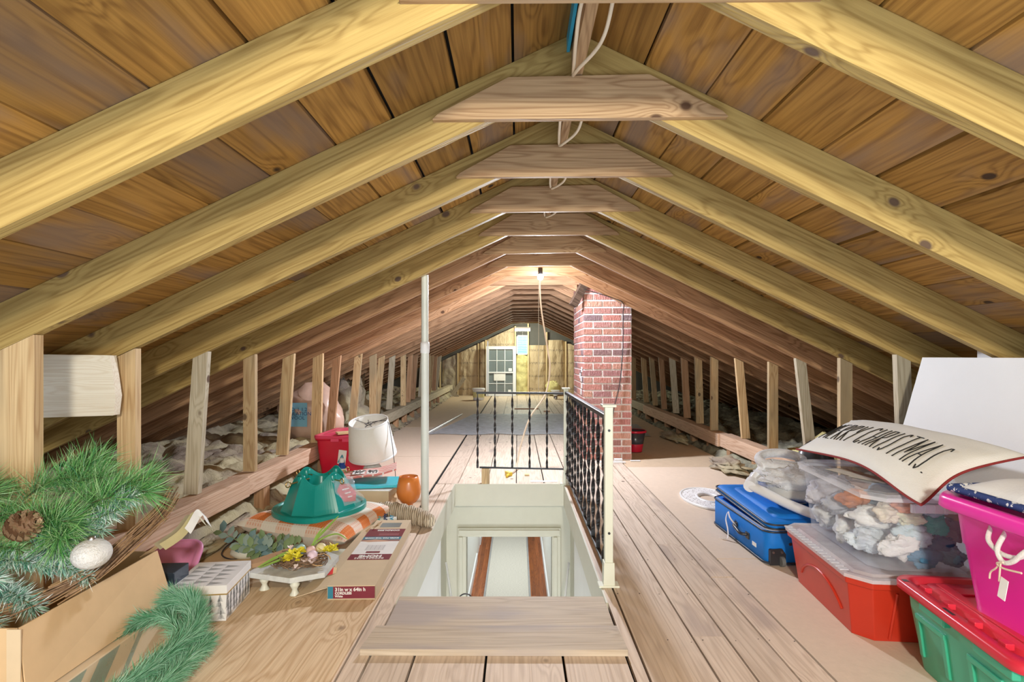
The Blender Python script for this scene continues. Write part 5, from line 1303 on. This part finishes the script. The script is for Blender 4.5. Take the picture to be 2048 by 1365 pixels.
obj('lid_slots', MB().b2((-W_ / 2 - .016, .23, H_ + .0102), (-W_ / 2 + .002, .25, H_ + .0108)).b2((-W_ / 2 - .012, -.02, H_ + .0102), (-W_ / 2 - .002, .03, H_ + .0108)), M_blackp, l_)
tag(obj('paint_can_edge', MB().lathe([(0, .0), (.07, .0), (.072, .01), (.072, .20), (.076, .205), (.07, .21), (0, .21)], n=30), M_steel, loc=(1.93, 2.0, .001)), 'metal can standing between the red bin and the pink tub', 'can')

# pink tub with rope handle
M_hot = plain('hot_pink', (.88, .035, .44), .28, 0, .03)
t = thing('pink_tub', 'hot pink rope-handled tub standing on the red lid of the green bin', 'tub', (1.615, 1.50, .288), -.02)
W_, D_, H_ = .50, .57, .345
mb = MB()
def rr3(k, z, r=.07, e=0.): return [Vector((x, y, z)) for x, y in mb.rrect(W_ * k + e, D_ * k + e, r, 7)]
mb.loft([rr3(.80, 0, .05), rr3(.81, .01, .06), rr3(.90, .195), rr3(.915, .198), rr3(.95, .30), rr3(.96, .302), rr3(1, .300, .07, .03), rr3(1, .306, .075, .045), rr3(1, .335, .075, .040), rr3(1, .345, .07, .025), rr3(1, .345, .07, -.01), rr3(.95, .33), rr3(.80, .02, .05)], cap0=True, cap1=True)
obj('tub_body', mb, M_hot, t)
M_rope = plain('white_rope', (.88, .86, .82), .7, 0, .1, 40, .5, .3, 400)
x0 = -W_ / 2 * .945 - .005
obj('rope_handle', MB().tube(bez([(x0 + .01, .105, .285), (x0 - .014, .085, .252), (x0 - .02, .04, .232), (x0 - .018, -.01, .235), (x0 - .01, -.05, .262), (x0 + .01, -.075, .285)], 8), .0065, 8).tube(bez([(x0 + .01, .055, .285), (x0 - .022, .045, .24), (x0 - .028, .02, .213), (x0 - .026, -.01, .225), (x0 - .02, -.04, .262), (x0 + .01, -.055, .285)], 8), .0065, 8), M_rope, t)
tw = MB().tube(bez([(x0 - .034, .02, .213), (x0 - .034, .035, .19), (x0 - .03, .058, .17), (x0 - .03, .062, .15)], 6), .0025, 5).tube(bez([(x0 - .034, .02, .213), (x0 - .036, .02, .19), (x0 - .03, .03, .155)], 6), .0025, 5).tube(bez([(x0 - .036, .01, .215), (x0 - .036, .03, .205), (x0 - .034, .01, .198), (x0 - .03, -.04, .205)], 6), .003, 5)
obj('twine_bow', tw, plain('twine', (.74, .60, .46), .9), t)
obj('hang_tag', MB().b2((-.001, -.012, -.03), (.001, .012, .03)), M_paper, t, loc=(x0 - .032, .015, .14), rot=(.2, 0, 0))
# white quilt with navy printed edge lying in the tub
M_cloth = plain('white_fabric', (.84, .86, .87), .85, 0, .03, 12, .2, .2, 120)
m, nt, b = newmat('navy_print'); tc = node(nt, 'ShaderNodeTexCoord'); n = noisen(nt, tc.outputs['Object'], 55, 3, .6)
nt.links.new(mixc(nt, maprange(nt, n, .56, .60), (.015, .04, .18), (.75, .78, .82)), b.inputs['Base Color']); b.inputs['Roughness'].default_value = .8; M_navy = m
t = thing('white_cushion', 'white cushion with a navy printed border resting in the pink tub', 'cushion', (1.63, 1.50, .645))
f = pillow_fn((-.235, .27, .0), (-.235, -.28, .0), (.24, -.28, .02), (.24, .27, .02), .055, .03)
mbc = MB().grid(lambda u, v: f(u, v, 1), 30, 30, 0)
obj('cushion_top', mbc, M_cloth, t)
obj('cushion_underside', MB().grid(lambda u, v: f(1 - u, v, -.25), 30, 30, 0), M_navy, t)
obj('printed_border', MB().tube([f(k / 30, 0, 0) + Vector((-.004, 0, .004)) for k in range(31)], .012, 8).tube([f(0, k / 30, 0) + Vector((0, .004, .004)) for k in range(31)], .012, 8), M_navy, t)

# MERRY CHRISTMAS pillow
m, nt, b = newmat('buffalo_check'); tc = node(nt, 'ShaderNodeTexCoord'); sx = node(nt, 'ShaderNodeSeparateXYZ'); nt.links.new(tc.outputs['UV'], sx.inputs[0])
a_, b_ = strp(sx.outputs[0], 24, 0), strp(sx.outputs[1], 14, 0); sm_ = mth(nt, 'ADD', a_, b_)
nt.links.new(mixc(nt, mth(nt, 'MULTIPLY', sm_, .5), (.50, .035, .03), (.02, .01, .01)), b.inputs['Base Color']); b.inputs['Roughness'].default_value = .9; M_buf = m
M_pil = plain('ivory_canvas', (.86, .87, .84), .9, 0, .03, 10, .2, .2, 200)
t = thing('christmas_pillow', 'long ivory MERRY CHRISTMAS pillow with red checked back on the clear bin', 'pillow', (1.6, 2.4, .60))
A, B, C, D = [Vector(p) - Vector((1.6, 2.4, .60)) for p in ((1.40, 2.76, .598), (1.405, 1.915, .592), (1.86, 1.985, .705), (1.82, 3.0, .715))]
g0 = pillow_fn(A, B, C, D, .058, .10, lambda u, v: -.045 * math.exp(-((u - 1) ** 2 + v ** 2) * 16) + .022 * math.exp(-((u - .5) ** 2) * 5))
fp = lambda u, v, s: g0(u, v, s if s > 0 else s * .18)
obj('pillow_front', MB().grid(lambda u, v: fp(u, v, 1), 44, 36), M_pil, t)
obj('checked_back', MB().grid(lambda u, v: fp(1 - u, v, -1), 44, 36), M_buf, t)
obj('checked_piping', MB().tube([fp(k / 40, 0, 0) for k in range(41)], .005, 6).tube([fp(1, k / 40, 0) for k in range(41)], .005, 6), plain('piping_red', (.28, .03, .03), .9), t)
G = {'M': [[(0, 0), (.12, 1), (.5, .25), (.88, 1), (1, 0)]], 'E': [[(.9, 1), (.1, 1), (.1, 0), (.9, 0)], [(.1, .52), (.75, .52)]], 'R': [[(.1, 0), (.1, 1), (.7, 1), (.85, .8), (.7, .58), (.1, .52), (.95, 0)]],
     'Y': [[(0, 1), (.5, .5)], [(1, 1), (.4, 0)]], 'C': [[(.95, .85), (.7, 1), (.35, .95), (.1, .6), (.1, .35), (.35, .03), (.7, 0), (.95, .15)]], 'H': [[(.1, 0), (.1, 1)], [(.9, 0), (.9, 1)], [(.1, .5), (.9, .5)]],
     'I': [[(.5, 0), (.5, 1)]], 'S': [[(.95, .88), (.75, 1), (.5, .97), (.38, .8), (.5, .55), (.62, .3), (.55, .08), (.3, 0), (.1, .1)]], 'T': [[(.0, 1), (1, 1)], [(.5, 1), (.5, 0)]], 'A': [[(0, 0), (.5, 1), (1, 0)], [(.2, .38), (.82, .38)]], '.': [[(.3, 0), (.36, .015)]], ' ': []}
txt = 'MERRY CHRISTMAS.'; wd = {'M': 1.25, 'I': .5, '.': .5, ' ': .45}
tot = sum(wd.get(c, 1) for c in txt); u0, u1, v0, v1 = .10, .92, .20, .60; cur = 0; letters = MB()
for ch_ in txt:
    wch = wd.get(ch_, 1)
    for st_ in G[ch_]:
        P = []
        for (a, c), (a2, c2) in zip(st_, st_[1:]):
            for k in range(6):
                q = k / 6; P.append((a + (a2 - a) * q, c + (c2 - c) * q))
        P.append(st_[-1]); pts = []
        for a, c in P:
            u = u0 + (u1 - u0) * (cur + wch * (.12 + .72 * a)) / tot; v = v0 + (v1 - v0) * c
            pts.append(fp(u, v, 1) + Vector((-.0008, 0, .001)))
        letters.tube(pts, .0024 if ch_ != '.' else .004, 6)
    cur += wch
obj('lettering', letters, plain('pillow_ink', (.02, .02, .02), .8), t)

# white sheets behind the bins
M_foam = plain('white_foam', (.80, .82, .85), .7, 0, .04, 3, .1)
fo = MB(); jag = random.Random(2)
n = 40
edge = [(2.90 + jag.uniform(-.008, .008) * (1 if k / n < .6 else .1), k / n) for k in range(n + 1)]
vs = []
for yy, kk in edge:
    z = 1.064 * kk; x = 1.83 + .305 * kk
    vs += [Vector((x, yy, z)), Vector((x + .035, yy, z - .008)), Vector((x, 1.3, z)), Vector((x + .035, 1.3, z - .008))]
fs = []
for k in range(n):
    a, b2 = 4 * k, 4 * k + 4
    fs += [(a, b2, b2 + 2, a + 2), (a + 1, a + 3, b2 + 3, b2 + 1), (a, a + 1, b2 + 1, b2)]
fs += [(0, 2, 3, 1), (4 * n, 4 * n + 1, 4 * n + 3, 4 * n + 2)]
tag(obj('foam_sheet', MB().add(vs, fs), M_foam, M=T(1.9, 2.2, .1)), 'large white rough-edged panel leaning against the right roof behind the bins', 'panel')
tag(obj('white_carton', MB().b2((2.205, 2.52, .0), (2.30, 2.64, 1.105)), M_whitep, M=T(2.3, 2.55, 0), bevel=.003), 'upright white board whose top shows above the leaning panel', 'board')
tag(obj('dark_bag', MB().blob((1.80, 3.32, .26), (.13, .13, .30), 5, .15, 1.5), plain('bag_dark', (.05, .055, .065), .3, 0, .2, 20), M=T(1.8, 3.32, 0)), 'dark shiny bag standing behind the corner of the christmas pillow', 'bag')

# blue suitcase
M_blu = plain('suitcase_blue', (.005, .20, .72), .6, 0, .06, 40, .15, .35, 500)
M_trim = plain('suitcase_trim', (.03, .04, .06), .4)
t = thing('blue_suitcase', 'half open blue fabric suitcase lying flat on the tan floor', 'suitcase', (1.51, 3.17, .001), .03)
W_, D_ = .50, .72
mb = MB()
def rr4(z, e=0., r=.05): return [Vector((x, y, z)) for x, y in mb.rrect(W_ + e, D_ + e, r, 6)]
mb.loft([rr4(.0, -.03), rr4(.01, 0), rr4(.165, 0), rr4(.175, -.012), rr4(.176, -.06)], cap0=True, cap1=True)
obj('case_body', mb, M_blu, t)
def loop(z, e=0., r=.05): 
    L_ = rr4(z, e, r); return L_ + [L_[0]]
obj('piping', MB().tube(loop(.012, .004), .005, 6, cap=False).tube(loop(.170, .004), .005, 6, cap=False), M_trim, t)
lid = MB()
def tl(z, e=0.):
    return [Vector((x + .012, y + .0, z + .030 * (y + .36) / .72 + (.03 * math.exp(-((y - .05) / .2) ** 2)) * (1 if x < 0 else .3))) for x, y in lid.rrect(W_ + e, D_ + e, .05, 6)]
lid.loft([tl(.180, -.03), tl(.184, 0), tl(.205, .0), tl(.216, -.02), tl(.217, -.12), tl(.205, -.20)], cap0=True, cap1=True)
l_ = obj('open_lid', lid, M_blu, t)
for z in (.186, .207):
    L_ = tl(z, .006); obj('zip_piping', MB().tube(L_ + [L_[0]], .005, 6, cap=False), M_trim, l_)
obj('lid_pocket', MB().loft([[Vector((x + .02, y - .02, z + .030 * (y + .36) / .72)) for x, y in lid.rrect(w__, d__, .04, 5)] for w__, d__, z in ((.38, .56, .214), (.37, .55, .228), (.33, .50, .233))], cap1=True), M_blu, l_)
obj('zip_pull', MB().tube([(-.02, -.12, .245), (.10, -.10, .248)], .004, 6), M_steel, l_)
obj('lining', MB().loft([[Vector((x, y, z)) for x, y in lid.rrect(W_ - .012, D_ - .012, .05, 6)] for z in (.174, .182)]), plain('lining_grey', (.50, .50, .56), .8), t)
xf = -W_ / 2
hd = obj('carry_handle', MB().tube(bez([(xf - .002, -.01, .10), (xf - .025, -.02, .105), (xf - .032, -.07, .10), (xf - .03, -.12, .09), (xf - .002, -.135, .088)], 6), [.009] * 25, 8), M_blackp, t)
obj('handle_mounts', MB().box((xf - .003, .0, .10), (.008, .03, .035)).box((xf - .003, -.145, .086), (.008, .04, .035)), M_blackp, hd, bevel=.002)
P = bez([(xf - .02, -.03, .10), (xf - .03, .03, .13), (xf - .02, .08, .15), (xf - .025, .10, .10), (xf - .03, .06, .05), (xf - .04, .045, .004), (xf - .07, .07, .002)], 6)
obj('white_ribbon', MB().loft([[p, p + Vector((0, -.016, .010))] for p in P], closed=False), M_ribbon, t)
obj('brand_patch', MB().b2((xf - .0025, -.245, .055), (xf - .0005, -.20, .075)), M_paper, t)
cg = obj('corner_guard', MB().prism([(-.06, .005), (-.06, .085), (.0, .09), (.02, .06), (.02, .005)], -D_ / 2 - .007, -D_ / 2 + .02, 'XZ'), M_blackp, t, loc=(xf + .075, 0, 0), bevel=.006)
obj('rivets', MB().tube([(.0, -D_ / 2 - .006, .07), (.0, -D_ / 2 - .010, .07)], .006, 10).tube([(-.045, -D_ / 2 - .006, .07), (-.045, -D_ / 2 - .010, .07)], .006, 10), M_steel, cg)
obj('wheel', MB().tube([(-.012, -D_ / 2 - .012, .026), (.006, -D_ / 2 - .012, .026)], .025, 20), plain('wheel_grey', (.16, .17, .17), .5), cg)
obj('side_studs', MB().tube([(xf + .12, -D_ / 2 - .001, .11), (xf + .12, -D_ / 2 - .005, .11)], .008, 12), M_steel, t)
# infant seat on the suitcase
t = thing('infant_seat', 'white tubed baby seat with grey quilted cushions on the blue suitcase', 'baby seat', (1.50, 3.08, .255))
M_qu = plain('quilt_grey', (.80, .81, .84), .9, 0, .12, 30, .6, .1, 130); M_sheen = plain('grey_lining', (.66, .67, .67), .6, 0, .08, 10)
fr = MB()
fr.tube(bez([(.14, -.34, .005), (.02, -.30, .012), (-.06, -.18, .03), (-.15, -.03, .07), (-.185, .02, .085)], 8), [.026] * 33, 12)
fr.tube(bez([(-.185, .03, .095), (-.14, .06, .14), (-.08, .08, .185)], 8), .017, 12)
obj('seat_frame', fr, M_whitep, t)
obj('hinge_joint', MB().tube([(-.20, -.0, .085), (-.165, .05, .10)], .034, 20), M_whitep, t)
obj('hinge_joint', MB().tube([(-.115, .06, .19), (-.055, .07, .195)], .030, 20), M_whitep, t)
obj('mesh_sleeve', MB().tube(bez([(-.05, .07, .195), (.04, .06, .185), (.14, .03, .175)], 6), .034, 16), plain('knit_white', (.84, .85, .86), .9, 0, .15, 60, .8, .1, 220), t)
obj('seat_cushion', MB().blob((0, 0, 0), (.17, .18, .075), 4, .30, 2.6, 24, 34), M_qu, t, loc=(.03, .06, .125))
obj('seat_shell', MB().blob((0, 0, 0), (.17, .16, .05), 7, .12, 1.6), M_sheen, t, loc=(.05, .02, .055))
obj('head_roll', MB().tube([(.02 + .125 * math.cos(a), .09 + .07 * math.sin(a), .215 + .03 * math.sin(a)) for a in [PI * .0 + k * .26 for k in range(19)]], .026, 14), M_qu, t)
# oval woven tray on the floor
m, nt, b = newmat('woven_white'); tc = node(nt, 'ShaderNodeTexCoord'); vo = node(nt, 'ShaderNodeTexVoronoi'); vo.inputs['Scale'].default_value = 75; nt.links.new(tc.outputs['Object'], vo.inputs['Vector'])
nt.links.new(mixc(nt, maprange(nt, vo.outputs['Distance'], .28, .36), (.35, .32, .30), (.86, .86, .87)), b.inputs['Base Color']); b.inputs['Roughness'].default_value = .5; M_wov = m
t = thing('woven_ring', 'white oval lattice ring lying flat on the floor behind the suitcase', 'lattice ring', (1.43, 4.10, .001))
sq = lambda r, z: [Vector((r * .62 * math.cos(a), r * math.sin(a), z)) for a in [2 * PI * k / 48 for k in range(48)]]
obj('lattice', MB().loft([sq(.30, .012), sq(.13, .016)]), M_wov, t); obj('rim', MB().loft([sq(.32, 0), sq(.325, .012), sq(.31, .018), sq(.295, .012), sq(.295, 0)]).loft([sq(.15, 0), sq(.15, .018), sq(.13, .022), sq(.115, .012), sq(.115, 0)]), M_whitep, t)

# bucket behind the chimney, bits by its foot
t = thing('red_bucket', 'dark bucket with a red rim on the floor just right of the chimney', 'bucket', (1.315, 6.15, .001))
obj('pail', MB().lathe([(0, 0), (.075, 0), (.115, .235), (.110, .235), (.07, .006), (0, .006)], n=32), plain('pail_dark', (.05, .05, .06), .25), t)
obj('red_rim', MB().lathe([(.112, .215), (.124, .218), (.126, .235), (.118, .242), (.110, .238)], n=32), M_redp, t)
obj('red_base', MB().lathe([(.077, .005), (.091, .09), (.089, .10)], n=32), M_redp, t)
for k, (x, y, dx_, dy_, h_) in enumerate(((.93, 5.50, .30, .035, .012), (1.02, 5.57, .08, .05, .03), (1.20, 5.60, .10, .04, .008))):
    tag(obj('tile_scrap', MB().b2((x - dx_ / 2, y - dy_ / 2, .001), (x + dx_ / 2, y + dy_ / 2, h_)), M_whitep, M=T(x, y, 0), bevel=.002), ('long white scrap strip at the foot of the chimney', 'small white block at the foot of the chimney', 'pale chip at the right corner of the chimney foot')[k], 'scrap')
tag(obj('paper_scrap', MB().b2((.11, 4.66, .001), (.34, 4.71, .004)), M_paper, M=T(.2, 4.7, 0)), 'flat white strip lying behind the stair opening near the post', 'scrap')
tag(obj('wood_chip', MB().b2((-.02, 0, 0), (.02, .05, .012)), M_birch, loc=(.085, 4.9, .001)), 'small wooden chip on the boards behind the stair opening', 'scrap')
# grey plastic film
m = clear('grey_film', (.50, .53, .58), .80, .65, .25)
def film(u, v):
    x = -1.20 + .28 * v * (1 - u) + 2.35 * u + .12 * v; y = 7.45 + 2.6 * v + .04 * math.sin(u * 20)
    return (x, y, .006 + .012 * abs(noise.noise(Vector((x * 2.2, y * 1.2, 0)))) + .006 * abs(noise.noise(Vector((x * 9, y * 5, 0)))))
t = thing('plastic_film', 'grey translucent plastic film spread across the floor beyond the railing', 'plastic sheet', (0, 8.5, 0))
obj('film_sheet', MB().grid(lambda u, v: Vector(film(u, v)) - Vector((0, 8.5, 0)), 60, 40, uv=False), m, t)
P = [Vector((-1.22 + .22 * k / 10, 7.42 + 2.5 * k / 10, .02)) - Vector((0, 8.5, 0)) for k in range(11)]
obj('rolled_edge', MB().tube(P, [.030 - .002 * k for k in range(11)], 12, cap=False), clear('film_roll', (.62, .64, .68), .7, .25), t)
tag(obj('plastic_film', MB().grid(lambda u, v: (1.42 + .35 * u + .1 * v, 7.3 + 1.3 * v, .004 + .008 * abs(noise.noise(Vector((u * 4, v * 4, 2))))), 10, 14, uv=False), m, M=T(1.5, 7.8, 0)), 'piece of grey film on the floor right of the chimney', 'plastic sheet')
tag(obj('grey_hose', MB().tube([(-.236 + .034 * math.cos(a), 2.50, -.046 + .036 * math.sin(a)) for a in [PI * k / 14 for k in range(15)]], .0032, 8), M_blackp, M=T(-.33, 2.6, 0)), 'black loop of cable poking up at the front edge of the stair opening', 'cable')
for s, x0_, x1_ in ((-1, -.585, -.47), (1, .42, .34)):
    tag(obj('stair_rod', MB().tube([(x0_, 4.50, -.62), (x1_, 4.2, -1.0)], .009, 8), M_whitep, M=T(x0_, 4.6, -.4)), 'thin white rod slanting down the %s side of the stairwell' % ('left' if s < 0 else 'right'), 'rod')
